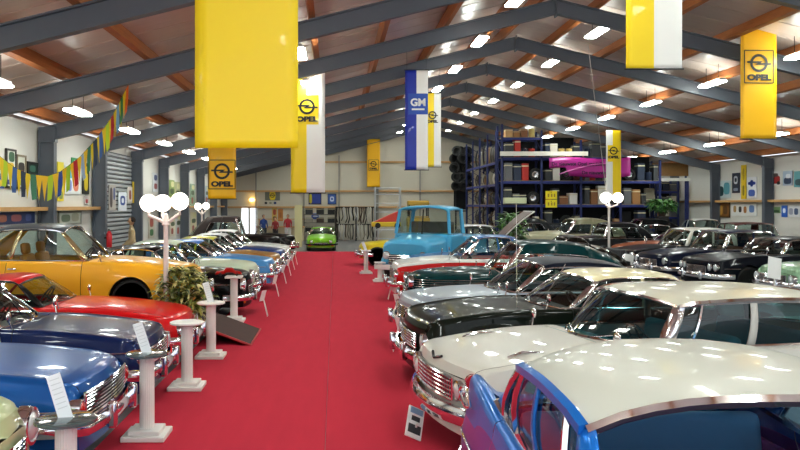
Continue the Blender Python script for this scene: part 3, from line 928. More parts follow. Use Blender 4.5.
e5 = car('red and white open convertible with red seats, next in right row', (1.45, 20.4), 180, 'sedan60', paint('#eceae4'), side=paint('#c42020'), ks=8, open=True, interior='#c22a2c', L=4.7, gy=.55, lamps=[(.68, .60, .09)], hz=1.15, zr=1.6)
car('deep blue sedan between the convertible and the blue truck', (2.0, 22.8), 181, 'fifties', paint('#2d6aa8'), detail=1, lamps=[(.66, .7, .1)], zr=1.56)
car('grey-white beetle-shaped car right of the blue truck', (5.7, 30.2), -90, 'thirties', paint('#c4c8c8'), detail=0, zr=1.62)
car('yellow and black open kit car beyond the blue truck', (.95, 32.0), 180, 'thirties', paint('#d8c32c'), roof=BLACK, detail=0, open=True, hz=.85, zr=1.3, L=3.6, rb=3.2, plan=[(0, .45), (.08, .58), (.5, .78), (1.3, .83), (3.2, .84), (3.8, .5)], mid=[(0, .85), (.08, 1.04), (.5, 1.12), (1.4, 1.18), (3.2, 1.15), (3.8, .7)], sho=[(0, .6), (.08, .74), (.5, .84), (1.4, .95), (3.2, .95), (3.8, .55)], wh=(.7, 3.0))

# ---- right block beyond the second aisle
G2 = None
car('light green car with floral panel look, lowest in the right block', (10.9, 20.0), 186, 'fifties', mat('green_mottled', '#86b08a', .3, 0, 1, noise=.45, nscale=18), detail=1, zr=1.42, hz=.95)
car('black sedan with long hood and wide chrome bumper, right block', (10.2, 22.6), 188, 'american', paint('#10131c'), detail=1, zr=1.5, lamps=[(.82, .68, .08), (.6, .68, .08)], gy=.45, ridge=[(0, .03), (5.5, .05)])
car('navy sedan with navy roof and quarter windows, right block', (9.9, 25.3), 188, 'american', paint('#141a2e'), roof=paint('#1d2742'), detail=1, zr=1.62, lamps=[(.82, .68, .09)], gy=.5, interior='#6a3a2a')
car('black sedan with white roof in the right block', (9.8, 27.7), 187, 'american', paint('#12141a'), roof=WHT, apil=WHT, detail=1, zr=1.62, rr=3.8, lamps=[(.82, .7, .09)])
car('burnt orange fastback coupe beside the white-roofed sedan', (10.6, 30.1), 186, 'coupe70', paint('#a4532e'), roof=paint('#8c4430'), detail=1, zr=1.5, L=5.0, hz=1.08, plan=[(0, .78), (.06, .86), (.4, .92), (1.2, .94), (4.0, .94), (4.8, .88), (5.0, .74)],
    mid=[(0, .68), (.05, .78), (.4, .86), (1.6, .97), (3.8, .98), (4.8, .9), (5.0, .72)], sho=[(0, .62), (.05, .7), (.4, .77), (1.6, .86), (3.8, .88), (4.8, .8), (5.0, .62)], W=.94, wh=(.95, 3.9), rr=3.3, rb=4.5)
car('rounded black vintage car below the hanging fern', (11.5, 36.8), 181, 'forties', paint('#131416'), detail=0, zr=1.8)[0].scale = (.9, .95, 1)
car('silver white saloon far right beneath the first wall posters', (17.75, 36.2), -90, 'sedan60', paint('#d9dad6'), detail=0, zr=1.75, hz=1.1, z=0)
car('dark red saloon far right below the framed pictures', (17.0, 30.1), -90, 'american', paint('#5c1f22'), detail=0, zr=1.7, hz=1.1)
car('teal saloon at the right edge under the wall rail', (17.2, 24.6), -90, 'sedan60', paint('#2f6a72'), detail=0, zr=1.62)
car('olive cream vintage sedan in front of the pallet racks', (7.8, 34.4), 184, 'forties', paint('#a9a78c'), roof=paint('#86846a'), detail=1, zr=1.86, hz=1.12, lamps=[(.5, .86, .1)])
car('black vintage sedan with tall windscreen left of right lamp post', (9.0, 32.25), 184, 'thirties', paint('#1b1d20'), detail=1, zr=1.72)
car('grey-black old sedan right behind the lamp post', (6.6, 37.5), 180, 'thirties', paint('#2a2c2e'), detail=0, zr=1.8)
car('black coupe parked behind the teal fastback with hood raised', (4.9, 25.6), 180, 'forties', paint('#17130f'), detail=0, zr=1.45, hz=.95, L=4.4, plan=[(0, .55), (.08, .70), (.5, .84), (1.3, .86), (3.4, .86), (4.1, .78), (4.4, .5)], mid=[(0, .78), (.08, .98), (.5, 1.05), (1.6, 1.08), (3.4, 1.05), (4.1, .9), (4.4, .62)], sho=[(0, .6), (.08, .78), (.5, .86), (1.6, .9), (3.4, .88), (4.1, .74), (4.4, .5)], wh=(.9, 3.4), rr=3.2, rb=3.9)

# ================================================================== TRUCK
def truck():
    BL = paint('#54b0dc')
    e = empty('truck', (3.35, 26.9, 0), math.radians(-118), 'light blue old truck with rounded cab, facing the carpet', 'truck')
    # local: forward +X, nose at x=2.6
    secs = []
    prof = [(2.55, .70, .62, 1.16), (2.50, .76, .60, 1.24), (2.3, .80, .60, 1.30), (1.6, .84, .60, 1.36), (1.1, .86, .60, 1.42)]
    rows = []
    for x, w, z0_, z1_ in prof:
        r = []
        for sg in (-1, 1):
            pts = [(w, z0_), (w, z0_ + .2), (w, z1_ - .18), (w * .96, z1_ - .07), (w * .8, z1_), (w * .4, z1_ + .03)]
            pts = [Vector((x, sg * a_, b_)) for a_, b_ in pts]
            r += pts if sg < 0 else pts[::-1]
        rows.append(r)
    MB().grid(rows).add([tuple(p) for p in rows[0]], [tuple(range(len(rows[0])))]).build('hood', BL, e, angle=50)
    q = MB()
    q.box((1.0 + -.5, 0, .98), (1.35, 2.0, 1.0))
    q.build('cab', BL, e, bevel=.12)
    # roof
    rr = []
    for i in range(11):
        s_ = i / 10; x = 1.05 - s_ * 1.3
        k = 1 - .12 * abs(2 * s_ - 1) ** 4
        rr.append([Vector((x, k * .92 * math.sin(a_), 2.24 + .14 * math.cos(a_) ** .8 - .05 * abs(2 * s_ - 1) ** 3)) for a_ in [math.pi / 2 * t_ / 7 for t_ in range(-7, 8)] if True])
    for r in rr:
        for p in r:
            pass
    q = MB().grid(rr)
    q.build('roof', BL, e, angle=60, solid=.04)
    P4 = [(1.12, .93, 1.46), (.98, .84, 2.26), (-.16, .94, 1.46), (-.2, .84, 2.26)]
    for sg in (1, -1):
        pil = MB()
        pil.tube([(P4[0][0], sg * P4[0][1], P4[0][2]), (P4[1][0], sg * P4[1][1], P4[1][2])], .055, 8)
        pil.build('pillar', BL, e)
        MB().tube([(P4[2][0], sg * P4[2][1], P4[2][2]), (P4[3][0], sg * P4[3][1], P4[3][2])], .07, 8).build('pillar', BL, e)
        MB().grid([[(P4[0][0] - .03, sg * .93, 1.46), (P4[2][0], sg * .93, 1.46)], [(P4[1][0] - .03, sg * .85, 2.26), (P4[3][0], sg * .85, 2.26)]]).build('side_window', GLASS, e)
        MB().tube([(1.0, sg * .95, 1.44), (-.16, sg * .95, 1.44)], .015, 5).build('window_moulding', CHROME, e)
    MB().grid([[(1.14 - .06 * (y_ / .9) ** 2, y_ * 1.0, 1.46) for y_ in (-.9, -.5, 0, .5, .9)], [(1.0 - .06 * (y_ / .9) ** 2, y_ * .92, 2.26) for y_ in (-.9, -.5, 0, .5, .9)]]).build('windshield', GLASS, e)
    MB().box((1.08, 0, 1.86), (.03, .03, .8), ry=-.17).build('windshield_divider', BLACK, e)
    q = MB().box((.5, 0, 1.2), (.5, 1.5, .2)).box((.2, 0, 1.55), (.15, 1.5, .6)); q.build('seat', mat('truck_seat', '#6a6258', .7), e, bevel=.05)
    for sg in (1, -1):
        q = MB()
        pts = [(1.75 + .52 * math.cos(t_), .42 + .5 * math.sin(t_)) for t_ in [math.pi * k / 10 for k in range(11)]]
        rows = [[Vector((a_, sg * (.62 + w_), b_ - (.05 if w_ > .3 else 0))) for w_ in (0, .2, .3, .34)] for a_, b_ in pts]
        q.grid(rows).build('fender', BL, e, angle=60, solid=.02)
        M_ = T(2.56, sg * .6, .84) @ rotY(math.pi / 2)
        h_ = MB().lathe([(.13, -.06), (.13, .04), (.11, .06), (.1, .04)], M_, 18).build('headlight', CHROME, e)
        MB().lathe([(.1, .04), (.06, .06), (0, .07)], M_, 18).build('lens', LENS, h_)
        for xx in (1.75, -2.0):
            w_ = MB().lathe([(.25, -.1), (.4, -.1), (.43, -.04), (.43, .06), (.4, .1), (.25, .09), (0, .06)], T(xx, sg * .8, .43) @ rotX(-sg * math.pi / 2), 24).build('wheel', RUBBER, e)
            MB().lathe([(.2, .08), (.12, .12), (0, .13)], T(xx, sg * .8, .43) @ rotX(-sg * math.pi / 2), 20).build('hubcap', WHITE, w_)
    q = MB().box((2.62, 0, .72), (.04, 1.0, .3)); g_ = q.build('grille', mat('grille_dark', '#18181a', .5), e)
    q = MB()
    for k in range(5): q.tube([(2.66, -.5, .6 + k * .06), (2.66, .5, .6 + k * .06)], .012, 5)
    q.build('grille_bars', CHROME, g_)
    MB().box((2.74, 0, .48), (.08, 1.9, .16)).build('front_bumper', WHITE, e, bevel=.03)
    MB().box((0, 0, .5), (5.0, .8, .18)).build('chassis', BLACK, e)
    MB().box((-1.6, 0, 1.0), (2.3, 1.9, .7)).build('load_bed', BL, e, bevel=.03)
truck()

# raised brown hood of the black coupe
co = [o for o in bpy.data.objects if o.get('label', '').startswith('black coupe parked behind the teal')][0]
pv = P(499, 238, 25.6); pt = P(529, 211.5, 25.6)
q = MB()
th = Vector((pt.x - pv.x, 0, pt.z - pv.z)); ln = th.length; an = math.atan2(th.z, th.x)
# built in the coupe's local frame (it faces -X, so local = rotated by 180 degrees)
Mi = (T(co.location.x, co.location.y, 0) @ rotZ(math.pi)).inverted()
def toloc(p): return Mi @ Vector(p)
rows = []
for t_ in (0, .1, .3, .6, .85, 1):
    rows.append([toloc((pv.x + th.x * t_, 25.6 + y_ * (1 - .25 * (1 - t_)), pv.z + th.z * t_ + .06 * math.sin(math.pi * t_))) for y_ in (-.7, -.5, 0, .5, .7)])
ho = MB().grid(rows).build('raised_hood', mat('hood_brown', '#4b2c22', .5), co, solid=.03)
MB().tube([r[0] for r in rows] + [rows[-1][2], rows[-1][4]], .022, 6).build('hood_edge', mat('white_edge', '#e6e3da', .4), ho)
# whip antenna of the dark green-black car
gc = [o for o in bpy.data.objects if o.get('label', '').startswith('dark green-black American')][0]
gc_r = gc.rotation_euler.z
b0 = P(517, 322, 10.55); b0.z = .98
Mi2 = (T(gc.location.x, gc.location.y, 0) @ rotZ(gc_r)).inverted()
q = MB().tube([Mi2 @ Vector((b0.x, b0.y, .93)), Mi2 @ Vector((b0.x, b0.y, 1.06))], .018, 6)
q.tube([Mi2 @ Vector((b0.x, b0.y, 1.0)), Mi2 @ Vector((b0.x - .01, b0.y, 2.42))], .0045, 5)
q.build('antenna', CHROME, gc)
# hood ornaments of the white American car
wc = [o for o in bpy.data.objects if o.get('label', '').startswith('white late-fifties')][0]
for sg in (1, -1):
    q = MB().tube([(2.2, sg * .62, .93), (2.05, sg * .62, .97), (1.75, sg * .62, .965)], [.012, .022, .006], 6)
    q.build('hood_ornament', CHROME, wc)
q = MB().tube([(2.70, -.14, .875), (2.735, 0, .84), (2.70, .14, .875)], .016, 6).build('hood_emblem', mat('black_chrome', '#2a2a2c', .2, .8), wc)
# tail lights of the finned car
fc = [o for o in bpy.data.objects if o.get('label', '').startswith('finned white-roofed')][0]
for sg in (1, -1):
    q = MB().lathe([(.06, -.05), (.06, .02), (.04, .06), (0, .08)], T(-2.74, sg * .86, 1.0) @ rotY(-math.pi / 2), 14)
    q.build('fin_light', REDL, fc)
    q = MB().tube([(-2.6 + .5 * k / 8, sg * (.985), .96 + .09 * math.sin(math.pi * k / 8)) for k in range(9)] + [(-2.1 - .5 * k / 8, sg * (.985), .96 - .05 * math.sin(math.pi * k / 8)) for k in range(9)], .012, 5)
    q.build('fin_moulding', CHROME, fc)

# ================================================================== STANCHIONS
WST = mat('column_white', '#ece9e4', .5)
DISC = mat('glass_disc', '#56686a', .1, .2, 1.0)
def stanchion(loc, label, h=.86, disc=True, board=True, tilt=0.0, group='white display columns along the left edge of the carpet', bd=1):
    e = empty('display_column', loc, 0, label, 'display column', group)
    b_ = MB().box((0, 0, .025), (.44, .44, .05)).box((0, 0, .072), (.32, .32, .045))
    b_.build('base', WST, e, bevel=.008, smooth=False)
    q = MB()
    n = 24; prof = []
    vs = []; fs = []
    for zi in (.09, h - .03):
        for k in range(n * 2):
            a_ = math.pi * k / n; r_ = .076 if k % 2 else .072
            vs.append((r_ * math.cos(a_), r_ * math.sin(a_), zi))
    N = n * 2
    for k in range(N): fs.append((k, (k + 1) % N, N + (k + 1) % N, N + k))
    q.add(vs, fs); q.build('shaft', WST, e, smooth=False)
    if disc:
        MB().lathe([(.0, h - .03), (.2, h - .03), (.22, h - .02), (.22, h), (.2, h + .008), (0, h + .008)], None, 28).build('top_plate', DISC if disc == 1 else WST, e, angle=30)
    else:
        MB().box((0, 0, h - .01), (.34, .34, .04)).build('top_plate', WST, e, bevel=.008, smooth=False)
    if board:
        q = MB().box((0, 0, .16), (.10, .012, .33)); s_ = q.build('info_board', mat('perspex_white', '#e6ebee', .15, 0, .6), e, smooth=False)
        s_.location = (.0, 0, h + .0); s_.rotation_euler = (-.3, -.3 * bd, .3)
        q = MB()
        for k in range(7): q.box((0, -.0065, .29 - k * .035), (.07, .002, .006))
        q.build('print', mat('print_grey', '#c2c8cc', .6), s_, smooth=False)
    return e
def gl(u, v):
    Y = H * F / (v - V0); return ((u - U0) * Y / F, Y, .016)
stanchion(gl(66, 541), 'white fluted display column nearest the camera, beside the pale green car', disc=1)
stanchion(gl(147, 438), 'white fluted display column with round plate beside the mid-blue sedan nose', disc=1)
stanchion(gl(187, 389), 'white display column in front of the navy coupe nose', disc=2, board=False)
stanchion(gl(211, 358), 'white display column in front of the red coupe nose', disc=2, bd=.8)
st5 = stanchion(gl(234, 322), 'white display column right behind the ramp, carrying a red model car', disc=0, board=False, h=.92)
stanchion(gl(366, 274), 'white column with placard on the right edge of the carpet, by the truck', disc=0, board=True, group='white columns on the right edge', h=.8)
stanchion(gl(380, 282), 'shorter white column beside the open red and white convertible', disc=0, board=False, group='white columns on the right edge', h=.6)
# small red model car on a shelf plate
p = Vector(gl(234, 322))
mc = empty('model_car', (p.x - .12, p.y, .95), .2, 'shiny red model car standing on top of the white column', 'model car')
q = MB()
rows = []
for x_, w_, z_ in ((-.26, .06, .05), (-.22, .09, .09), (-.1, .1, .1), (-.04, .085, .165), (.08, .085, .165), (.14, .1, .1), (.24, .09, .085), (.27, .06, .05)):
    rows.append([Vector((x_, s_ * w_, z_ * (1 if abs(s_) < .9 else .45))) for s_ in (-1, -.8, 0, .8, 1)])
q.grid(rows).build('body', paint('#b3180f'), mc, angle=60, solid=.01)
for xx in (-.16, .17):
    for sg in (1, -1):
        MB().lathe([(.035, -.012), (.035, .012), (0, .014)], T(xx, sg * .085, .036) @ rotX(math.pi / 2), 12).build('wheel', RUBBER, mc)

# low easels with placards in front of the cars
def easel(x, y, label, z=.32, w=.16, h=.24, group=None, face=1):
    e = empty('placard_stand', (x, y, .016), 0, label, 'placard', group)
    for sg in (-1, 1):
        MB().tube([(.10 * -face, sg * .07, 0), (0, sg * .05, z + .1)], .008, 5).build('leg', WST, e)
    o = MB().box((0, 0, 0), (.012, w, h)).build('placard', PAPER, e, smooth=False)
    o.location = (0, 0, z + h / 2); o.rotation_euler = (0, -.3 * face, .5 * face)
for (u, v, lb) in ((271, 317, 'black fifties sedan'), (283, 297, 'pale green and white sedan'), (291, 284, 'light blue sedan'), (296, 276, 'tan brown sedan'), (300, 270, 'navy saloon'), (303, 265, 'white saloon')):
    g_ = gl(u - 8, v)
    easel(g_[0], g_[1], 'thin-legged white placard stand before the %s' % lb, group='placard stands on the left edge of the carpet', face=-1)
for (u, v, lb) in ((399, 352, 'dark green-black car with cream roof'), (397, 322, 'silver coupe'), (392, 300, 'teal fastback')):
    g_ = gl(u, v)
    easel(g_[0], g_[1], 'small white placard on thin legs before the %s' % lb, group='placard stands on the right edge of the carpet', face=1)
# plate-shaped card leaning on the floor in front of the white car
e = empty('floor_card', (*gl(418, 444)[:2], .016), .35, 'tilted white card with dark car print standing on the carpet by the finned car', 'card')
o = MB().box((0, 0, .16), (.19, .015, .32)).build('board', PAPER, e, smooth=False); o.rotation_euler = (-.5, .45, 0); o.location = (-.06, 0, .05)
q = MB().box((0, -.01, .09), (.15, .004, .09)).box((0, -.01, .2), (.10, .004, .05)).build('car_print', mat('print_dark', '#35383c', .5), o, smooth=False)
q = MB().box((0, -.01, .28), (.15, .004, .06)).build('sky_print', mat('print_blue', '#8aa8c8', .5), o, smooth=False)
MB().box((0, .07, .1), (.02, .012, .2), rx=.5).build('stand', WST, e)

# white placards inside / on the right block cars
for (u, v, Y, lb) in ((639, 262, 26.6, 'before the white-roofed black sedan'), (789, 268, 19.2, 'leaning at the light green mottled car')):
    p = P(u, v, Y)
    e = empty('placard_stand', (p.x - .35, p.y, 0), 0, 'white placard on a post ' + lb, 'placard', 'tall placards in the right block')
    MB().tube([(0, 0, 0), (0, 0, p.z)], .012, 6).build('post', WST, e)
    MB().box((0, 0, .02), (.26, .26, .04)).build('foot', WST, e)
    o = MB().box((0, 0, 0), (.32, .014, .52)).build('placard', PAPER, e, smooth=False); o.location = (0, 0, p.z); o.rotation_euler = (-.25, .2, 0)

# ================================================================== GLOBE LAMPS
GLB = mat('globe_glow', '#fff4e6', .3, emit=2.2)
PINKW = mat('lamp_post_white', '#e9ded8', .4)
def globe_lamp(x, y, zc, r, offs, label, foot=True):
    e = empty('globe_lamp', (x, y, 0), 0, label, 'street lamp', 'white globe lamp posts')
    MB().lathe([(.0, 0), (.16, 0), (.16, .03), (.06, .06), (.04, .2), (.035, .25)], None, 20).build('base', PINKW, e)
    MB().tube([(0, 0, .2), (0, 0, zc - .28)], .042, 12).build('pole', PINKW, e)
    q = MB()
    for (dx, dy, dz) in offs:
        q.tube([(0, 0, zc - .34), (dx * .4, dy * .4, zc - r - .13), (dx, dy, zc + dz - r - .06), (dx, dy, zc + dz - r + .02)], .028, 8)
    q.lathe([(0, -.1), (.07, -.08), (.05, 0), (.03, .1), (0, .12)], T(0, 0, zc - .28), 14)
    q.build('arm', PINKW, e)
    for (dx, dy, dz) in offs:
        MB().lathe([(r * math.sin(math.pi * k / 14), -r * math.cos(math.pi * k / 14)) for k in range(15)], T(dx, dy, zc + dz), 24).build('globe', GLB, e, angle=80)
p = P(166, 203, 13.25)
globe_lamp(p.x, p.y, 2.43, .145, [(-.27, -.06, 0), (-.08, .12, .0), (.24, -.06, .03)], 'three-globe white street lamp between the red and the yellow coupe')
p = P(202, 207, 36.3)
globe_lamp(p.x, p.y, 2.33, .16, [(-.18, 0, 0), (.18, 0, .02)], 'small far street lamp with two globes by the left wall')
p = P(608.5, 198, 29.0)
globe_lamp(p.x - .0, 28.95, 2.66, .19, [(-.16, -.1, 0), (.32, 0, 0), (0, .3, .02)], 'white globe street lamp in the right block, in front of the racks')
# cable from a rafter to the right lamp
q = MB().tube([P(588, 44, 23.6), P(597, 118, 26.4), P(606, 190, 28.95)], .012, 5)
tag(q.build('power_cable', mat('cable_pale', '#cfcac4', .5)), 'thin pale cable running from the roof down to the right lamp post', 'cable')

# ================================================================== PLANTS
def plant(name, loc, label, n, rad, h, w, cols, pot=None, arch=1.0, seed=1, zbase=0.0, leaf=.22):
    random.seed(seed)
    e = empty(name, loc, 0, label, 'plant')
    leafs = [MB() for _ in cols]
    for i in range(n):
        a_ = random.uniform(0, 2 * math.pi); t0 = random.random()
        q_ = random.uniform(-1, 1); rr_ = rad * math.sqrt(max(0, 1 - q_ * q_)) * random.random() ** .45
        base = Vector((math.cos(a_) * rr_, math.sin(a_) * rr_, zbase + h * .5 + h * .46 * q_))
        a_ += random.uniform(-1.2, 1.2)
        reach = leaf * random.uniform(.6, 1.1)
        mid_ = base + Vector((math.cos(a_) * reach * .5, math.sin(a_) * reach * .5, reach * random.uniform(.2, .6)))
        tip = base + Vector((math.cos(a_) * reach, math.sin(a_) * reach, reach * random.uniform(-.5, .5)))
        sd = Vector((-math.sin(a_), math.cos(a_), random.uniform(-.4, .4)))
        pts = []
        for k in range(6):
            t_ = k / 5
            c_ = base * (1 - t_) ** 2 + mid_ * 2 * t_ * (1 - t_) + tip * t_ * t_
            ww = w * math.sin(math.pi * min(1, .12 + .88 * t_)) + .002
            pts.append([c_ - sd * ww, c_ + Vector((0, 0, ww * .3)), c_ + sd * ww])
        leafs[i % len(cols)].grid(pts)
    st_ = MB()
    for i in range(7):
        a_ = i * .9
        st_.tube([(0, 0, zbase - .05), (math.cos(a_) * .05, math.sin(a_) * .05, zbase + h * .4), (math.cos(a_) * rad * .6, math.sin(a_) * rad * .6, zbase + h * .8)], .008, 5)
    st_.build('stem', mat('stem_green', '#4d5a2a', .7), e)
    for q, c_ in zip(leafs, cols):
        o = q.build('foliage', mat('leaf_' + c_, c_, .45, 0, .3), e, angle=80); o['kind'] = 'stuff'
    if pot:
        pr, ph, pc = pot
        MB().lathe([(0, 0), (pr * .75, 0), (pr, ph), (pr * .93, ph), (pr * .9, ph - .04), (0, ph - .05)], None, 24).build('pot', mat('pot_' + pc, pc, .6), e, angle=40)
pp = P(189, 300, 13.35)
plant('potted_shrub', (pp.x - .1, 13.4, 0), 'bushy variegated shrub between the red and yellow coupes', 900, .40, 1.0, .028, ['#6f7a30', '#b5ae54', '#3d4d20', '#d6cc88'], (.17, .36, '#3c3630'), seed=3, zbase=.36)
plant('potted_fern', (P(510, 0, 29).x, 28.9, 0), 'green shrub in a pot left of the pallet rack front', 420, .5, 1.5, .05, ['#3f6a2c', '#5d8a3c', '#2c4a20'], (.25, .6, '#5a4a3c'), seed=5, zbase=.6, leaf=.35)
plant('hanging_fern', (P(663, 0, 39).x, 39.1, 1.85), 'bright green fern on a shelf stand over the rounded black car', 300, .6, .6, .05, ['#3f7a34', '#63a04a', '#2c5524'], (.2, .22, '#4a3a30'), seed=7, zbase=.2, leaf=.4)
q = MB().box((P(663, 0, 39).x, 39.1, .92), (.5, .4, 1.84))
tag(q.build('plinth', mat('plinth_dark', '#2c2a2a', .6), bevel=.01, smooth=False), 'tall dark plinth holding the bright green fern', 'plinth')

# ================================================================== BANNERS
BK = mat('logo_black', '#141414', .5)
def opel(parent, cx, cz, s, y=-.012, m=BK, word=True, frame=False):
    """ring and lightning mark, s = ring outer radius, drawn on the XZ plane facing -Y"""
    lg = MB()
    n = 40
    vs = []; fs = []
    for k in range(n):
        a_ = 2 * math.pi * k / n
        for r_ in (s, s * .72):
            for yy in (y, y - .004):
                vs.append((cx + r_ * math.cos(a_), yy, cz + r_ * math.sin(a_)))
    for k in range(n):
        a_, b_ = k * 4, ((k + 1) % n) * 4
        fs += [(a_, a_ + 1, b_ + 1, b_), (a_ + 3, a_ + 2, b_ + 2, b_ + 3), (a_ + 1, a_ + 3, b_ + 3, b_ + 1), (a_ + 2, a_, b_, b_ + 2)]
    lg.add(vs, fs)
    pl_ = [(-1.32, -.02), (-.1, -.02), (-.25, -.34), (1.32, .02), (1.32, .1), (.1, .1), (.25, .36), (-1.32, .06)]
    pl_ = [(-1.35, .20), (.42, .20), (.16, -.0), (1.35, -.0), (1.35, -.2), (-.42, -.2), (-.16, .0), (-1.35, .0)]
    v2 = [(cx + a_ * s, y - .002, cz + b_ * s) for a_, b_ in pl_] + [(cx + a_ * s, y - .008, cz + b_ * s) for a_, b_ in pl_]
    f2 = [tuple(range(8)), tuple(range(15, 7, -1))] + [(k, (k + 1) % 8, 8 + (k + 1) % 8, 8 + k) for k in range(8)]
    lg.add(v2, f2)
    o = lg.build('emblem', m, parent, smooth=False)
    if word:
        text_obj('OPEL', s * .85, m, parent, T(cx, y - .004, cz - s * 1.62) @ rotX(math.pi / 2), bold=s * .05, sx=1.35)
    if frame:
        q = MB(); w_, h0, h1 = s * 1.65, cz - s * 2.2, cz + s * 1.4
        for (a_, b_, c_, d_) in ((cx, h0, 2 * w_, .025), (cx, h1, 2 * w_, .025)): q.box((a_, y - .003, b_), (c_, .006, d_))
        for sg in (-1, 1): q.box((cx + sg * w_, y - .003, (h0 + h1) / 2), (.025, .006, h1 - h0))
        q.build('square_outline', m, parent, smooth=False)
    return o
def banner(u0, u1, v0, v1, Y, label, cols, split=.5, rot=0.0, hang=None, rods=True, wav=.004, group=None, name='hanging_banner'):
    """banner whose face spans the pixel box at distance Y; cols left and right"""
    pa, pb = P(u0, v0, Y), P(u1, v1, Y)
    w, h = pb.x - pa.x, pa.z - pb.z
    e = empty(name, ((pa.x + pb.x) / 2, Y, pb.z), rot, label, 'banner', group)
    if len(cols) > 1: xs = sorted(set([-w / 2 + w * k / 8 for k in range(9)] + [-w / 2 + w * split]))
    else: xs = [-w / 2 + w * k / 8 for k in range(9)]
    nz = 24
    vs = []; q = MB()
    rows = [[Vector((x_, wav * math.sin(3.1 * k / nz * math.pi) * math.sin(x_ / w * 3 + 1) * (h / 2.5), h * k / nz)) for x_ in xs] for k in range(nz + 1)]
    base = len(q.v)
    for r in rows: q.v += [tuple(p_) for p_ in r]
    for k in range(nz):
        for j in range(len(xs) - 1):
            n_ = len(xs)
            q.f.append((k * n_ + j, k * n_ + j + 1, (k + 1) * n_ + j + 1, (k + 1) * n_ + j))
            q.mi.append(0 if (len(cols) < 2 or (xs[j] + xs[j + 1]) / 2 < -w / 2 + w * split) else 1)
    q.build('cloth', cols, e, solid=.006)
    if rods:
        for z_ in (0, h):
            MB().tube([(-w / 2 - .03, 0, z_), (w / 2 + .03, 0, z_)], .014, 8).build('rod', BK, e)
    top_ = pa.z
    zr_ = zroof((pa.x + pb.x) / 2) + .5 - pb.z
    if hang is None: hang = max(0.02, zr_ - h)
    if hang > .03:
        for sg in (-1, 1):
            MB().tube([(sg * w * .42, 0, h), (sg * w * .42, 0, h + hang)], .005, 4).build('cord', BK, e)
    return e, w, h
YC = mat('flag_yellow', '#ffdc00', .5, 0, .15)
YO = mat('flag_orange_yellow', '#ffc000', .5, 0, .1)
WC = mat('flag_white', '#f4f3ee', .5, 0, .1)
BC = mat('flag_blue', '#0c2aa4', .5, 0, .15)
GB = 'banners hanging from the roof'
banner(195, 298, -60, 148, 7.9, 'huge plain yellow banner hanging nearest to the camera', [YC], group=GB, wav=.008, rods=False)
e, w, h = banner(291, 325, 66, 193, 23.4, 'yellow and white banner with black ring emblem, partly behind huge yellow one', [YC, WC], split=.46, group=GB)
MB().box((-.0, -.012, h * .655), (.62, .006, .86)).build('logo_patch', YC, e, smooth=False); opel(e, -.03, h * .68, .23, y=-.02)
e, w, h = banner(208, 236, 100, 199, 27.0, 'orange-yellow banner with boxed ring emblem hanging below the huge yellow one', [YO], group=GB)
opel(e, 0, h * .235 + .15, .27, frame=True, y=-.02)
e, w, h = banner(405, 428, 70, 170, 25.3, 'blue and white banner with square GM patch', [BC, WC], split=.5, group=GB)
MB().box((.05, -.012, h * .66), (.62, .006, .66)).build('logo_patch', mat('gm_blue', '#1c4cb0', .4), e, smooth=False)
text_obj('GM', .32, WC, e, T(.05, -.02, h * .66 + .04) @ rotX(math.pi / 2), bold=.012)
MB().box((.05, -.02, h * .66 - .17), (.4, .006, .05)).build('underline', WC, e, smooth=False)
e, w, h = banner(427, 441, 93, 167, 30.1, 'narrow yellow and white banner with ring emblem right of the blue GM one', [YC, WC], split=.5, group=GB)
opel(e, -.06, h * .7, .15, y=-.02)
e, w, h = banner(626, 682, -50, 69, 14.2, 'large yellow and white banner hanging at the top right', [YC, WC], split=.5, group=GB)
e, w, h = banner(740, 777, 6, 139, 20.4, 'orange-yellow banner with boxed ring emblem hanging at the upper right edge', [YO], group=GB, rot=.05)
opel(e, .0, h * .57, .23, frame=True, y=-.02)
e, w, h = banner(606, 621, 130, 197, 34.0, 'narrow white and yellow banner above the right globe lamp', [WC, YC], split=.45, group=GB)
MB().box((.0, -.012, h * .65), (.5, .006, .7)).build('logo_patch', YC, e, smooth=False); opel(e, .0, h * .69, .17, y=-.02)
e, w, h = banner(367, 380, 139, 187, 54.5, 'orange-yellow banner with boxed emblem on the back wall post', [YO], group=GB, hang=0)
opel(e, 0, h * .48, .2, frame=True, y=-.02, word=True)
# bunting
random.seed(4)
e = empty('bunting', (0, 0, 0), 0, 'string of coloured pennants sagging from the rafter to the left wall', 'bunting')
ctl = [(128, 85, 16.5), (113, 115, 16.8), (98, 137, 17), (80, 157, 17.3), (60, 172, 17.5), (48, 176, 17.5), (28, 174, 17.3), (14, 167, 17), (2, 158, 16.8), (-14, 146, 16.5), (-34, 130, 16.4)]
pts = [P(*c_) for c_ in ctl]
dense = []
for i in range(len(pts) - 1):
    for k in range(8): dense.append(pts[i].lerp(pts[i + 1], k / 8))
dense.append(pts[-1])
MB().tube(dense, .006, 4).build('cord', BK, e)
pc = ['#e0641c', '#e8c81c', '#2f7a3c', '#e8c81c', '#6fa0c8', '#e8c81c', '#b01c30', '#e8c81c', '#b9d42c', '#e8c81c', '#3c62a0', '#e8c81c', '#2c3c54', '#e8c81c', '#3c7a58', '#f0c01c', '#9fb8d8', '#f0c01c', '#c01c2c', '#f0b81c', '#a8cc2c', '#f0c01c', '#2c4ca0', '#f0c01c', '#b9d42c', '#f0c01c']
L_ = [0]
for a_, b_ in zip(dense, dense[1:]): L_.append(L_[-1] + (b_ - a_).length)
def at_len(s_):
    for i in range(len(L_) - 1):
        if L_[i + 1] >= s_:
            return dense[i].lerp(dense[i + 1], (s_ - L_[i]) / (L_[i + 1] - L_[i]))
    return dense[-1]
pc = [c_ for c_ in pc for _ in (0,)] + pc[:16][::-1]
np_ = len(pc); seg = L_[-1] / np_
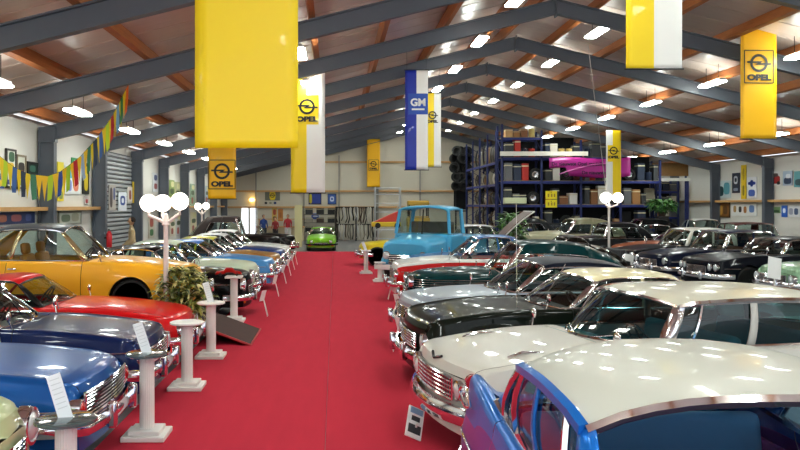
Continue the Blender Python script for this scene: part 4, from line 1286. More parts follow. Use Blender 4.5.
for i, c_ in enumerate(pc):
    a_, b_ = at_len(seg * (i + .04)), at_len(seg * (i + .9))
    d_ = (b_ - a_); d_.z *= .7; wd = .14
    d_ = d_.normalized() * wd
    m_ = a_.lerp(b_, .5); a2, b2 = m_ - d_ / 2, m_ + d_ / 2
    q = MB()
    hh = .56
    sw = Vector((random.uniform(-.03, .03), random.uniform(-.04, .04), 0))
    if c_.startswith('#f0') or c_.startswith('#e8'):
        ti = m_ + Vector((0, 0, -hh)) + sw
        q.add([a2, b2, ti, a2.lerp(ti, .5) + sw * .3, b2.lerp(ti, .5) + sw * .3], [(0, 1, 4, 3), (3, 4, 2)])
    else:
        t1, t2 = a2 * .85 + b2 * .15 + Vector((0, 0, -hh * .95)) + sw, a2 * .15 + b2 * .85 + Vector((0, 0, -hh)) + sw
        q.add([a2, b2, b2.lerp(t2, .5) - sw * .4, a2.lerp(t1, .5) - sw * .4, t2, t1], [(0, 1, 2, 3), (3, 2, 4, 5)])
    q.build('pennant', mat('pennant_' + c_, c_, .6), e, smooth=False, solid=.004)

# ================================================================== POSTERS
def poster(side, u0, v0, u1, v1, label, colbg, blocks, frame=None, name='poster', group=None, cat='poster'):
    """poster on a wall: side 'L', 'R' or 'B'; blocks: (x0, z0, x1, z1, colour) in 0..1 of the sheet"""
    if side == 'B':
        Y = YB + .095; pa, pb = P(u0, v0, Y), P(u1, v1, Y)
        org = Vector((pa.x, Y, pb.z)); ax = Vector((1, 0, 0)); w = pb.x - pa.x; h = pa.z - pb.z; nr = Vector((0, -1, 0))
        rz = 0
    else:
        xw = (XL - .13 if 'shutter' in label and 'under the rail' not in label else XL - .23) if side == 'L' else XR + .23
        Ya, Yb_ = xw * F / (u0 - U0), xw * F / (u1 - U0)
        Ym = (Ya + Yb_) / 2
        z1_, z0_ = H - (v0 - V0) * Ym / F, H - (v1 - V0) * Ym / F
        w = abs(Ya - Yb_); h = z1_ - z0_
        # local frame: x along the sheet as read, -y out of the wall
        if side == 'L':
            org = Vector((xw, min(Ya, Yb_), z0_)); rz = math.pi / 2
        else:
            org = Vector((xw, max(Ya, Yb_), z0_)); rz = -math.pi / 2
    e = empty(name, org, rz, label, cat, group)
    MB().box((w / 2, -.012, h / 2), (w, .024, h)).build('sheet', mat('sheet_' + colbg, colbg, .5), e, smooth=False)
    cols_ = {}
    for (x0, z0_, x1, z1_, c_) in blocks: cols_.setdefault(c_, []).append((x0, z0_, x1, z1_))
    for j, (c_, bl) in enumerate(cols_.items()):
        for (x0, z0_, x1, z1_) in bl:
            q = MB()
            cx, cz, rx, rz_ = (x0 + x1) / 2 * w, (z0_ + z1_) / 2 * h, (x1 - x0) / 2 * w, (z1_ - z0_) / 2 * h
            n_ = 20; ring = []
            for k in range(n_):
                a_ = 2 * math.pi * k / n_
                ex = .35 if (x1 - x0) > .8 else .6
                ca, sa = math.cos(a_), math.sin(a_)
                ring.append((cx + rx * math.copysign(abs(ca) ** ex, ca), -.026 - .001 * j, cz + rz_ * math.copysign(abs(sa) ** ex, sa)))
            q.add(ring, [tuple(range(n_))[::-1]]); q.build('print', mat('ink_' + c_, c_, .5), e, smooth=False)
    if frame:
        q = MB()
        for z_ in (0, h): q.box((w / 2, -.02, z_), (w + .05, .05, .05))
        for x_ in (0, w): q.box((x_, -.02, h / 2), (.05, .05, h + .05))
        q.build('frame', mat('frame_' + frame, frame, .5), e, smooth=False)
    return e
B3 = '#1c2a2c'
poster('L', -14, 158, 3, 188, 'blue wall flag with white and yellow stripe at the left edge', '#1d4f9c', [(.1, .5, .95, .62, '#9fc0e8'), (.1, .05, .9, .3, '#e8c81c')], group='wall posters, left wall')
poster('L', 5.5, 150, 14.5, 187, 'tall framed poster with green top and yellow figure', '#d8d8cc', [(.25, .68, .9, .95, '#2a5a3a'), (.15, .3, .85, .66, '#e8c020'), (.1, .06, .4, .2, '#27408a')], '#3a3630')
poster('L', 16, 156, 24.5, 188, 'tall framed poster with dark picture above and green strip below', '#cfcfc0', [(.15, .45, .9, .8, '#2a2420'), (.4, .35, .8, .55, '#8a2a3a'), (.3, .08, .8, .25, '#9ab030')], '#8a7a60')
poster('L', 26.5, 163, 38, 176, 'dark green framed picture above the red pennant', '#22362e', [(.2, .3, .7, .8, '#4a7a68')], '#2a2622')
poster('L', -8, 212, 34, 224, 'wide dark blue banner with orange blobs under the wall rail', '#24366a', [(.1, .2, .3, .8, '#b06a50'), (.4, .2, .65, .8, '#a05a60'), (.75, .2, .9, .8, '#4a5a9a')])
poster('L', 57, 162, 63, 201, 'narrow yellow and black strip poster beside the second column', '#e8d420', [(.2, .35, .8, .6, '#3a3a20'), (.2, .05, .8, .25, '#8aa048')])
poster('L', 64.5, 166, 80, 194, 'turquoise and pink poster left of the black and yellow scarf', '#e6ecec', [(.1, .55, .5, .95, '#48c0d0'), (.5, .1, .85, .8, '#e08060'), (.1, .1, .4, .5, '#8a9ad8')])
poster('L', 71, 158, 78, 168, 'small green pennant square above the turquoise poster', '#2a8a4a', [(.3, .2, .7, .8, '#d8e8d8')])
poster('L', 82, 163, 88.5, 194, 'black and yellow wall scarf', '#1c1c18', [(.2, .1, .8, .9, '#d8c020')])
poster('L', 84, 196, 88, 204, 'tiny red and white notice below the scarf', '#c8c0c0', [(.2, .1, .8, .6, '#b02030')])
poster('L', 58, 212, 80, 224, 'pale picture board under the rail left of the shutter', '#c8ccc0', [(.1, .2, .5, .8, '#6a7a60'), (.55, .2, .9, .9, '#a8a890')], '#8a8a80')
poster('L', 108.5, 185, 115, 210, 'brown and blue poster hung on the grey shutter', '#b8b0a8', [(.1, .1, .5, .9, '#4a3a38'), (.6, .4, .9, .9, '#4a5a8a')])
poster('L', 118, 192, 126, 211, 'white poster with blue round mark on the shutter', '#dfe3ec', [(.2, .3, .8, .8, '#2a4a9a'), (.35, .42, .65, .68, '#dfe3ec')])
poster('L', 127, 187, 131.8, 203, 'white poster with red-brown figure on the shutter', '#ddd6ce', [(.3, .2, .7, .8, '#9a4a30')])
poster('L', 132.4, 182, 137, 203, 'yellow poster at the right end of the shutter', '#e0c020', [(.3, .2, .7, .5, '#6a5a20')])
poster('L', 133, 218, 137, 238, 'black framed poster with pale figure at the foot of the shutter', '#b8a890', [(.2, .2, .8, .8, '#4a4238')], '#1c1a18')
poster('L', 152.5, 173, 157.5, 192, 'white poster with blue and black marks above the lamp globes', '#d8dce0', [(.2, .6, .8, .9, '#2a3a6a'), (.2, .15, .8, .45, '#8a3a3a')])
poster('L', 148, 216, 154, 238, 'red and green poster strip low in the fourth bay', '#d0c8b8', [(.2, .5, .8, .9, '#a04a3a'), (.2, .1, .8, .4, '#4a7a4a')])
for k, (u0, u1, v0, v1) in enumerate(((169, 174, 180, 208), (174.6, 180, 182, 210), (169.5, 175, 216, 236), (175.5, 180.5, 214, 236), (190, 194.5, 184, 206), (190.5, 196, 212, 234), (205, 208, 186, 204))):
    poster('L', u0, v0, u1, v1, '%s small multi-coloured poster %s' % (['green striped', 'olive and white', 'pale', 'black and white', 'grey green', 'cream', 'pale blue'][k], ['left above the rail in the fifth bay', 'right above the rail in the fifth bay', 'left below the rail in the fifth bay', 'right below the rail in the fifth bay', 'above the rail in the sixth bay', 'below the rail in the sixth bay', 'above the rail in the seventh bay'][k]),
           ['#8aa05a', '#b8b890', '#d8d0c0', '#c8c8c8', '#90a890', '#d8d0b0', '#b0c0d0'][k], [(.15, .5, .85, .7, '#4a5a3a'), (.2, .1, .6, .4, '#a04a3a'), (.3, .75, .9, .95, '#d8d4a0')])
# right wall
poster('R', 716, 181, 731, 198, 'blue-green car photograph on the right wall', '#c8d8dc', [(.05, .1, .55, .7, '#2a4a52'), (.55, .2, .95, .9, '#5a9aa8')])
poster('R', 732.5, 173, 740, 193, 'dark navy poster with white ring', '#1c2438', [(.25, .45, .75, .85, '#d0d4dc'), (.35, .55, .65, .75, '#1c2438'), (.2, .1, .8, .25, '#8a94a8')])
poster('R', 741.5, 165, 746.5, 199, 'tall narrow yellow banner poster on right wall', '#e0c010', [(.3, .1, .7, .4, '#8a7a10'), (.3, .55, .7, .9, '#b89a10')])
poster('R', 747.5, 177, 757, 198, 'white poster with blue cross-shaped badge', '#e4e4ea', [(.1, .62, .9, .78, '#1c3c9a'), (.35, .54, .65, .86, '#1c3c9a'), (.15, .08, .85, .4, '#4a68c0')])
poster('R', 769, 171, 782, 186, 'red car photograph on the right wall', '#dcdcda', [(.1, .15, .9, .7, '#a02a2a'), (.2, .08, .45, .3, '#1c1c1c'), (.65, .08, .9, .3, '#1c1c1c'), (.3, .6, .75, .85, '#5a4a4a')])
poster('R', 783.5, 171, 793, 185.5, 'blue car photograph next to the red car photograph', '#a8b8cc', [(.1, .1, .9, .55, '#24385a'), (.3, .5, .8, .8, '#e0e4ea')])
poster('R', 794.5, 171, 806, 187, 'teal photograph at the right edge', '#5aa0a8', [(.1, .1, .9, .5, '#2a4a50')])
poster('R', 716.5, 203, 730, 217, 'brown-gold painting below the rail', '#8a5a24', [(.2, .15, .5, .85, '#c8963c'), (.55, .2, .85, .8, '#5a3a18')], '#5a4020')
poster('R', 732, 204, 757, 216, 'white board with a row of small coloured pictures', '#e6e6e4', [(.08, .3, .2, .85, '#b08a50'), (.3, .3, .42, .8, '#3a3a3a'), (.5, .25, .62, .8, '#b8783c'), (.72, .3, .92, .9, '#6a8ac0')])
poster('R', 769, 207, 780.5, 213, 'wide green landscape strip below the right rail', '#7a9a6a', [(.05, .1, .95, .5, '#3a5a3a')])
poster('R', 782, 205.5, 787.5, 217, 'blue poster with white round emblem below the right rail', '#2a62c8', [(.25, .35, .75, .75, '#e4eaf4')])
poster('R', 788.5, 206, 800, 217, 'white sheet with grey round shapes at the right edge', '#e2e2e4', [(.1, .2, .45, .8, '#a0a4b8'), (.55, .2, .9, .8, '#4a5a80')])
# back wall signs
e = poster('B', 265, 190.5, 280, 200.5, 'grey sign with yellow disc and ring emblem on the back wall', '#6e7064', [(.3, .04, .7, .96, '#e8cc10')])
opel(e, P(272.5, 0, YB).x - P(265, 0, YB).x, .34, .15, y=-.04, word=False)
poster('B', 264, 201.5, 277, 204.5, 'small row of dark and blue badges under the grey sign', '#c8c4b4', [(.05, .1, .25, .9, '#2a2a2a'), (.75, .1, .95, .9, '#24386a'), (.4, .2, .6, .8, '#8a8678')])
poster('B', 309, 193.5, 321, 204, 'blue board with yellow-black edge on the back wall', '#1c3790', [(.02, .05, .25, .95, '#c8b820')], '#14182a')
poster('B', 328, 194, 336, 204, 'square blue sign with white emblem on the back wall', '#2a58a8', [(.25, .25, .75, .75, '#d4dcec'), (.38, .38, .62, .62, '#2a58a8')], '#1a2a4a')
poster('B', 311, 213, 320, 219.5, 'round blue and white sign above the green coupe', '#c8ccd0', [(.05, .05, .85, .95, '#2a4fa8'), (.2, .38, .75, .6, '#dce4f4')])
poster('B', 272, 208, 277, 222, 'yellow poster with dark print behind the seated people', '#d8b860', [(.2, .5, .8, .9, '#b04a2a'), (.2, .1, .8, .4, '#6a5a30')])
poster('B', 278, 209, 283, 221, 'orange-brown panel beside the yellow poster', '#c07830', [(.3, .3, .7, .7, '#a86428')])
# warm wall lamp
e = empty('wall_lamp', P(252, 200, YB - .1), 0, 'small warm glowing lamp on the back wall above the bright doors', 'wall lamp')
MB().lathe([(.0, -.12), (.14, -.1), (.2, .02), (.14, .12), (0, .14)], None, 16).build('shade', mat('warm_glow', '#ffcf70', .5, emit=3.0), e)
MB().box((0, .08, 0), (.12, .1, .12)).build('bracket', BK, e)

# ================================================================== PALLET RACKS
RB = mat('rack_blue', '#1c2860', .5)
RBE = mat('rack_beam', '#22307c', .5)
XS, Y0R = 8.45, 40.5
def rack(name, loc, nx, wx, dy, levels, top, label, rz=0, slope=False, back=False):
    e = empty(name, loc, rz, label, 'rack')
    top0 = top
    if back:  # added dark sheets stand in for the dark, cluttered depth of the rack
        MB().box((nx * wx / 2, dy + .07, (3.9 if slope else top * .47)), (nx * wx * (1 if not slope else .98), .03, (2.0 if slope else top * .9))).build('dark_backing', mat('rack_dark_fill', '#15161a', .9), e, smooth=False)
        if slope:
            MB().box((wx, dy + .07, 5.4), (wx * 1.98, .03, 1.0)).build('dark_backing', mat('rack_dark_fill', '#15161a', .9), e, smooth=False)
            MB().box((nx * wx / 2, dy + .07, 1.5), (nx * wx * .98, .03, 2.8)).build('dark_backing', mat('rack_dark_fill', '#15161a', .9), e, smooth=False)
    for i in range(nx + 1):
        if slope: top = min(top0, zroof(loc[0] + i * wx) - .25)
        for j in (0, 1):
            MB().box((i * wx, j * dy, top / 2), (.1, .09, top)).build('upright', RB, e, smooth=False)
        q = MB(); z_ = .2; s_ = 0
        while z_ + .7 < top:
            q.tube([(i * wx, (0 if s_ else dy), z_), (i * wx, (dy if s_ else 0), z_ + .7)], .015, 4); z_ += .7; s_ = 1 - s_
        q.build('brace', RB, e)
    for z_ in levels:
        for i in range(nx):
            if slope and z_ > zroof(loc[0] + (i + 1) * wx) - .19: continue
            for j in (0, 1):
                MB().box((i * wx + wx / 2, j * dy, z_), (wx - .08, .05, .12)).build('beam', RBE, e, smooth=False)
            MB().box((i * wx + wx / 2, dy / 2, z_ + .075), (wx - .1, dy - .04, .03)).build('shelf', mat('shelf_board', '#8a7a60', .7), e, smooth=False)
    return e
LV = [1.15, 2.35, 3.55, 4.75, 5.75]
rack('pallet_rack', (XS, Y0R, 0), 4, 2.0, 1.1, LV, 6.5, 'blue pallet rack whose loaded shelves face the camera', slope=True, back=True)
rack('pallet_rack', (XS, Y0R + 1.5, 0), 4, 2.35, 1.1, [1.15, 2.35, 3.45, 4.6], 6.3, 'blue pallet rack running back along its left side', rz=math.pi / 2, back=False).location.x = XS + 1.1
q = MB().box((XS + 1.22, Y0R + 6.2, 3.0), (.04, 9.2, 5.6))  # added sheet, makes the inside of the side rack read dark
tag(q.build('added_dark_sheet', mat('rack_dark_fill', '#15161a', .9), smooth=False), 'added black sheet that darkens the left side of the blue racks', 'sheet')
rack('pallet_rack', (16.6, 43.6, 0), 1, 2.1, 1.0, [.9, 1.7, 2.4, 3.1], 3.9, 'short blue rack near the right wall', back=True)

random.seed(21)
LVN = ['lowest', 'second', 'third', 'fourth', 'top']
BAYN = ['first', 'second', 'third', 'fourth']
def carton(p, d, col, label, group, name='carton', cat='box'):
    e = empty(name, p, random.uniform(-.06, .06), label, cat, group)
    MB().box((0, 0, d[2] / 2), d).build('box_body', mat('carton_' + col, col, .7), e, smooth=False, bevel=.01)
    MB().box((0, 0, d[2] * .85), (d[0] * .98 + .012, d[1] * .98 + .012, d[2] * .06)).build('tape', mat('tape_' + col, '#d8cfa8', .4), e, smooth=False)
def tyre(p, label, group, r=.32):
    e = empty('tyre', p, 0, label, 'tyre', group)
    M_ = T(0, 0, r) @ rotX(math.pi / 2)
    MB().lathe([(r * .6, -.09), (r * .95, -.09), (r, -.04), (r, .04), (r * .95, .09), (r * .6, .09), (r * .58, 0), (r * .6, -.09)], M_, 20).build('rubber', RUBBER, e)
    MB().lathe([(r * .6, -.05), (r * .5, -.02), (r * .15, -.03), (0, -.05)], M_, 16).build('rim', DCHROME, e)
def seatobj(p, col, label, group):
    e = empty('vehicle_bench', p, random.uniform(-.1, .1), label, 'bench', group)
    MB().box((0, 0, .14), (.55, .5, .2)).build('cushion', mat('seat_' + col, col, .7), e, bevel=.05)
    MB().box((0, .24, .5), (.52, .14, .65), rx=-.2).build('backrest', mat('seat_' + col, col, .7), e, bevel=.05)
def drum(p, col, label, group):
    e = empty('oil_can', p, 0, label, 'can', group)
    MB().lathe([(0, 0), (.16, 0), (.165, .02), (.155, .2), (.165, .22), (.155, .4), (.16, .42), (0, .42)], None, 16).build('body', mat('can_' + col, col, .35, .2), e)
    MB().lathe([(0, .42), (.05, .42), (.05, .45), (0, .45)], T(.06, 0, 0), 10).build('cap', DCHROME, e)
cc = ['#a87848', '#e8e4dc', '#3a3c40', '#b83028', '#d8c070', '#26324a', '#c8a070', '#6a6c70', '#e0d8c8', '#8a5a38']
cn = ['brown', 'white', 'black', 'red', 'straw', 'navy', 'tan', 'grey', 'cream', 'rust-brown']
for li, z_ in enumerate(LV):
    for b_ in range(4):
        x_ = XS + b_ * 2.0 + .2
        lim = zroof(XS + (b_ + 1) * 2.0)
        if z_ > lim - .19: continue
        n_ = 0
        while x_ < XS + (b_ + 1) * 2.0 - .28:
            k = random.random(); n_ += 1
            zt = z_ + .095
            ps = '%s from left in the %s bay, %s shelf, front rack' % (ORD[n_ - 1], BAYN[b_], LVN[li])
            g_ = 'goods on the %s shelf of the front rack' % LVN[li]
            if z_ < 1.2: g_ = 'goods on the lowest shelf'
            if k < .55:
                w_ = random.uniform(.22, .42); h_ = random.uniform(.35, .95); ci = random.choice([0, 2, 2, 2, 3, 5, 5, 7, 8, 1, 9, 2, 5])
                if li == 4: ci = random.choice([0, 6, 9]); h_ = random.uniform(.3, .5)
                h_ = min(h_, lim + .3 - z_)
                carton((x_ + w_ / 2, Y0R + .3, zt), (w_, .5, h_), cc[ci], '%s carton, %s' % (cn[ci], ps), g_)
                x_ += w_ + .05
            elif k < .72 and li < 3:
                tyre((x_ + .33, Y0R + .25, zt), 'black tyre, ' + ps, g_); x_ += .7
            elif k < .84 and li < 3:
                ci = random.choice(['#1c1c1e', '#5a2a24', '#3c3e40', '#8a8270'])
                seatobj((x_ + .3, Y0R + .3, zt), ci, 'padded vehicle bench, ' + ps, g_); x_ += .68
            else:
                ci = random.choice([3, 1, 4, 5])
                drum((x_ + .18, Y0R + .2, zt), cc[ci], '%s round can, %s' % (cn[ci], ps), g_); x_ += .38
for li, z_ in enumerate([.9, 1.7, 2.4, 3.1]):
    for k in range(5):
        ci = random.choice([0, 2, 5, 8, 9, 7, 3])
        carton((16.9 + k * .39, 43.9, z_ + .095), (.33, .5, random.uniform(.3, .5)), cc[ci], '%s carton, %s from left, %s shelf, short rack by right wall' % (cn[ci], ORD[k], ORD[li]), 'goods on the short right rack')
# long pale beam resting on the fourth shelf edge
q = MB().box((XS + 2.05, Y0R - .3, 4.98), (4.4, .1, .22))
tag(q.build('fascia_board', mat('fascia_white', '#e9e4da', .4, emit=0)), 'long white board across the upper front of the rack', 'board')
for sg in (XS + .1, XS + 4.0):
    pass
# magenta banner
pa, pb = P(549, 158, Y0R - .45), P(630, 177, Y0R - .45)
e = empty('shop_banner', ((pa.x + pb.x) / 2, Y0R - .45, pb.z), 0, 'magenta cloth banner with dark lettering tied across the rack front', 'banner')
w, h = pb.x - pa.x, pa.z - pb.z
rows = [[Vector((-w / 2 + w * k / 20, .03 * math.sin(k * .9) - .03, (h * t_ if k > 4 or t_ > .5 else h * (.45 + .55 * t_)) + .05 * math.sin(k * .35))) for k in range(21)] for t_ in (0, .25, .5, .75, 1)]
MB().grid(rows).build('cloth', mat('magenta', '#b0208a', .5, 0, .3), e, solid=.01)
INK = mat('ink_purple', '#2a0a34', .5)
text_obj('De nieuwste Opel modellen', .24, INK, e, T(-.55, -.09, h * .68) @ rotX(math.pi / 2), bold=.006)
text_obj('De nieuwste', .24, INK, e, T(.2, -.09, h * .22) @ rotX(math.pi / 2), bold=.006)
q = MB().tube([(-w * .38 + w * .6 * k / 12, -.085, h * (.15 + .55 * math.sin(math.pi * k / 24))) for k in range(13)], .03, 5)
q.build('pink_swoosh', mat('pink_light', '#e070c0', .5), e)
for sg in (-1, 1): MB().tube([(sg * w * .49, 0, h * .95), (sg * w * .49, .4, h)], .01, 4).build('tie', BK, e)
# two yellow signs
for k, (v0, v1) in enumerate(((191, 199), (199.6, 207.5))):
    pa, pb = P(545.5, v0, Y0R - .3), P(557, v1, Y0R - .3)
    e = empty('price_sign', ((pa.x + pb.x) / 2, Y0R - .3, pb.z), 0, '%s yellow sign with faint dark figures on the rack' % ['upper', 'lower'][k], 'sign', 'yellow signs on the rack')
    w, h = pb.x - pa.x, pa.z - pb.z
    MB().box((0, 0, h / 2), (w, .02, h)).build('board', mat('sign_yellow', '#f0dc20', .5), e, smooth=False)
    q = MB()
    for x_ in (-.14, .02, .16): q.box((x_, -.014, h * .45), (.07, .006, .16))
    q.build('figures', mat('sign_ink', '#a88a20', .5), e, smooth=False)
    MB().box((0, .14, h * .8), (.04, .3, .04)).build('bracket', BK, e)
# white goods on lower shelf left + tan panels right
q = MB().box((P(516, 0, 40).x, Y0R - .2, 2.62), (1.1, .5, .3)); tag(q.build('long_box', mat('greenish_white', '#d8e0b8', .5), bevel=.02), 'long pale green-white box on the second shelf, front left', 'box')
for (u0, v0, u1, v1, Y, lb, c_) in ((652, 163, 688, 176, 41.3, 'large brown wooden panel high behind the black car', '#8a6436'), (655, 178, 690, 181, 41.1, 'long white strip board under the tan panel', '#e4e2da')):
    pa, pb = P(u0, v0, Y), P(u1, v1, Y)
    e = empty('panel_board', ((pa.x + pb.x) / 2, Y, 0), 0, lb, 'board')
    MB().box((0, 0, (pa.z + pb.z) / 2), (pb.x - pa.x, .08, pa.z - pb.z)).build('panel', mat('panel_' + c_, c_, .6, noise=.12), e, smooth=False)
    for sg in (-1, 1): MB().box((sg * (pb.x - pa.x) * .45, .06, pa.z / 2), (.08, .08, pa.z)).build('post', RB, e, smooth=False)
# shelves with goods to the right of the rack (dark cupboard rows)
e = empty('parts_cabinet', (12.6, 39.45, 0), 0, 'dark low parts cabinet with many small drawers before the rack', 'cabinet')
MB().box((0, 0, .75), (5.6, .6, 1.5)).build('carcass', mat('cab_dark', '#24262a', .6), e, smooth=False)
for i in range(12):
    for j in range(4):
        MB().box((-2.53 + i * .46, -.31, .2 + j * .36), (.40, .03, .3)).build('drawer', mat('drawer_grey', '#4a4e54', .5), e, smooth=False)
# upright body panels, bumpers and seats stored on the left rack side
random.seed(8)
pcs = ['#6a6a66', '#3c3c3b', '#8c887c', '#2c3034', '#7a5c38', '#1a1a1a', '#c8c4b8', '#4a3826']
pnm = ['mid-grey', 'dark grey', 'pale grey', 'slate', 'tan', 'black', 'off-white', 'brown']
for li, z_ in enumerate((1.15, 2.35, 3.45, 4.6)):
    for k in range(11):
        y_ = Y0R + 2.0 + k * .8
        ci = random.randrange(8)
        hh = random.uniform(.6, .98) if li < 3 else random.uniform(.9, 1.35)
        e = empty('body_panel', (XS + .55, y_, z_ + .09), random.uniform(-.3, .3) + math.pi / 2, '%s body panel, %s from front, %s shelf of rack side' % (pnm[ci], ORD[k], LVN[li]), 'body panel', 'body panels on the left rack side')
        n_ = 7
        rows = [[Vector((-.28 + .56 * j / n_, .10 * math.sin(math.pi * i / 8) + .05 * math.sin(math.pi * j / n_), hh * i / 8)) for j in range(n_ + 1)] for i in range(9)]
        MB().grid(rows).build('panel', mat('panel_' + pcs[ci], pcs[ci], .4, .2), e, solid=.02)
        MB().tube([rows[-1][j] for j in range(n_ + 1)], .018, 5).build('rim', mat('panel_edge', '#3a3a3c', .5), e)
# hanging black cluster of tyres and seats at the left corner of the rack
k = 0
for zz_ in (3.3, 3.9, 4.5, 5.1, 5.6):
    for xx in (8.0, 8.4, 8.75):
        e = empty('tyre', (xx - (zz_ - 3.3) * .06 + random.uniform(-.12, .12), 52.5 + random.uniform(-.3, .3), zz_), random.uniform(-.4, .4), 'black tyre hung at the far rack corner, %s row up, %s one' % (ORD[[3.3, 3.9, 4.5, 5.1, 5.6].index(zz_)], 'left' if xx < 8.1 else 'middle' if xx < 8.6 else 'right'), 'tyre', 'hung tyres at the far rack corner')
        M_ = T(0, 0, .34) @ rotX(math.pi / 2)
        MB().lathe([(.2, -.09), (.32, -.09), (.34, -.04), (.34, .04), (.32, .09), (.2, .09), (.19, 0), (.2, -.09)], M_, 18).build('rubber', RUBBER, e)
        MB().tube([(0, 0, .6), (.0, .5, .7)], .02, 5).build('hook', BK, e)
e = empty('hanging_stand', (8.4, 53.3, 0), 0, 'tall dark stand holding the hung tyres behind the racks', 'stand')
for xx in (-.35, .4): MB().box((xx, 0, 3.0), (.08, .08, 6.0)).build('post', BK, e, smooth=False)
for zz_ in (2.0, 3.9, 4.55, 5.2, 5.85): MB().box((0, 0, zz_), (.8, .06, .08)).build('crossbar', BK, e, smooth=False)
MB().box((0, .1, 3.9), (.95, .05, 3.6)).build('back_net', mat('net_black', '#101012', .9), e, smooth=False)

# ================================================================== BACK WALL AREA
# exhausts, bumpers and hoses hung on a rail
pa, pb = P(336, 206, 53.6), P(376, 241, 53.6)
e = empty('hanging_rail', ((pa.x + pb.x) / 2, 53.6, 0), 0, 'long dark stand on which bumpers and exhausts hang, back wall', 'stand')
w = pb.x - pa.x
MB().tube([(-w / 2, 0, 2.25), (w / 2, 0, 2.25)], .04, 8).build('top_rail', BK, e)
MB().tube([(-w / 2, 0, 1.1), (w / 2, 0, 1.1)], .04, 8).build('lower_rail', BK, e)
for sg in (-1, 0, 1): MB().tube([(sg * w / 2, 0, 0), (sg * w / 2, 0, 2.3)], .05, 8).build('post', BK, e)
random.seed(9)
hc = [('#c8c8c8', 'chrome-grey'), ('#5a4a3c', 'brown'), ('#8a8478', 'grey-brown'), ('#1c1c1c', 'black'), ('#d8d4c8', 'pale')]
for r_ in range(2):
    for k in range(18):
        ci = random.randrange(5)
        x_ = (pa.x + pb.x) / 2 - w / 2 + .08 + k * (w - .16) / 17
        zt = 2.2 if r_ == 0 else 1.05
        ln_ = random.uniform(.8, 1.05)
        q = MB().tube([(x_, 53.57, zt + .06), (x_ + random.uniform(-.05, .05), 53.45, zt - ln_ * .3), (x_ + random.uniform(-.1, .1), 53.38, zt - ln_ * .7), (x_ + random.uniform(-.06, .06), 53.45, zt - ln_)], random.uniform(.03, .055), 7)
        tag(q.build('car_bumper' if k % 2 else 'exhaust_pipe', mat('hung_' + hc[ci][0], hc[ci][0], .3, .5)),
            '%s %s hung %s %s on %s rail by the back wall' % (hc[ci][1], 'bumper' if k % 2 else 'pipe', (ORD + ['seventeenth', 'eighteenth'])[k], 'from left', 'the upper' if r_ == 0 else 'the lower'), 'car part', 'parts hung by the back wall')
# workshop shelf behind the green coupe
pa = P(304, 0, 53.8); pb = P(335, 0, 53.8)
e = empty('workshop_shelf', ((pa.x + pb.x) / 2, 53.9, 0), 0, 'dark workshop shelf with parts behind the lime green coupe', 'shelf')
w = pb.x - pa.x
for zz_ in (.6, 1.2, 1.75): MB().box((0, 0, zz_), (w, .5, .05)).build('board', mat('shelf_grey', '#6a665c', .6), e, smooth=False)
for sg in (-1, 1): MB().box((sg * w / 2, 0, 1.0), (.06, .5, 2.0)).build('side_post', mat('shelf_grey', '#6a665c', .6), e, smooth=False)
for k in range(9):
    z_ = (.63, 1.23, 1.78)[k % 3]
    x_ = (pa.x + pb.x) / 2 - .8 + (k // 3) * .75 + .1
    c_ = ['#1a1a1c', '#8a8478', '#26282a', '#b8b0a0', '#3a2a24', '#1a1a1c', '#6a7a58', '#202224', '#101012'][k]
    carton((x_, 53.85, z_), (.5, .35, .4 if z_ > 1.5 else .32), c_, '%s parts box, %s column and %s board of the workshop shelf' % (['black', 'grey', 'charcoal', 'pale', 'dark brown', 'black', 'olive', 'ink-dark', 'jet black'][k], ORD[k // 3], ORD[k % 3]), 'boxes on the workshop shelf')
# counter and wooden shelf by the seated people
e = empty('sales_counter', (-3.6, 53.2, 0), 0, 'wooden counter with shelf by the people at the back wall', 'counter')
MB().box((0, 0, .95), (3.2, .6, .06)).build('top', PALEWOOD, e, smooth=False)
MB().box((0, .05, .46), (3.1, .5, .92)).build('body', mat('counter_body', '#b8a88a', .6), e, smooth=False)
MB().box((0, .8, 1.45), (3.2, .3, .05)).build('shelf', PALEWOOD, e, smooth=False)
for sg in (-1.5, 1.5): MB().box((sg, .8, .73), (.06, .3, 1.45)).build('shelf_side', PALEWOOD, e, smooth=False)
# silver scaffold tower
e = empty('scaffold_tower', (P(387.5, 0, 45).x, 45, 0), 0, 'silver scaffold tower with ladder right of the hanging bumpers', 'scaffold')
AL = mat('aluminium', '#c8ccd0', .3, .8)
for sx in (-.7, .7):
    for sy in (-.4, .4): MB().tube([(sx, sy, 0), (sx, sy, 3.4)], .035, 8).build('post', AL, e)
for zz_ in (.5, 1.0, 1.5, 2.0, 2.5, 3.0, 3.35):
    MB().tube([(-.7, -.4, zz_), (.7, -.4, zz_)], .022, 6).build('rung', AL, e)
    MB().tube([(-.7, .4, zz_), (.7, .4, zz_)], .022, 6).build('rung', AL, e)
for zz_ in (1.0, 2.0, 3.35):
    for sx in (-.7, .7): MB().tube([(sx, -.4, zz_), (sx, .4, zz_)], .022, 6).build('side_rail', AL, e)
MB().tube([(-.7, -.4, .5), (.7, -.4, 2.5)], .018, 6).build('diagonal', AL, e)
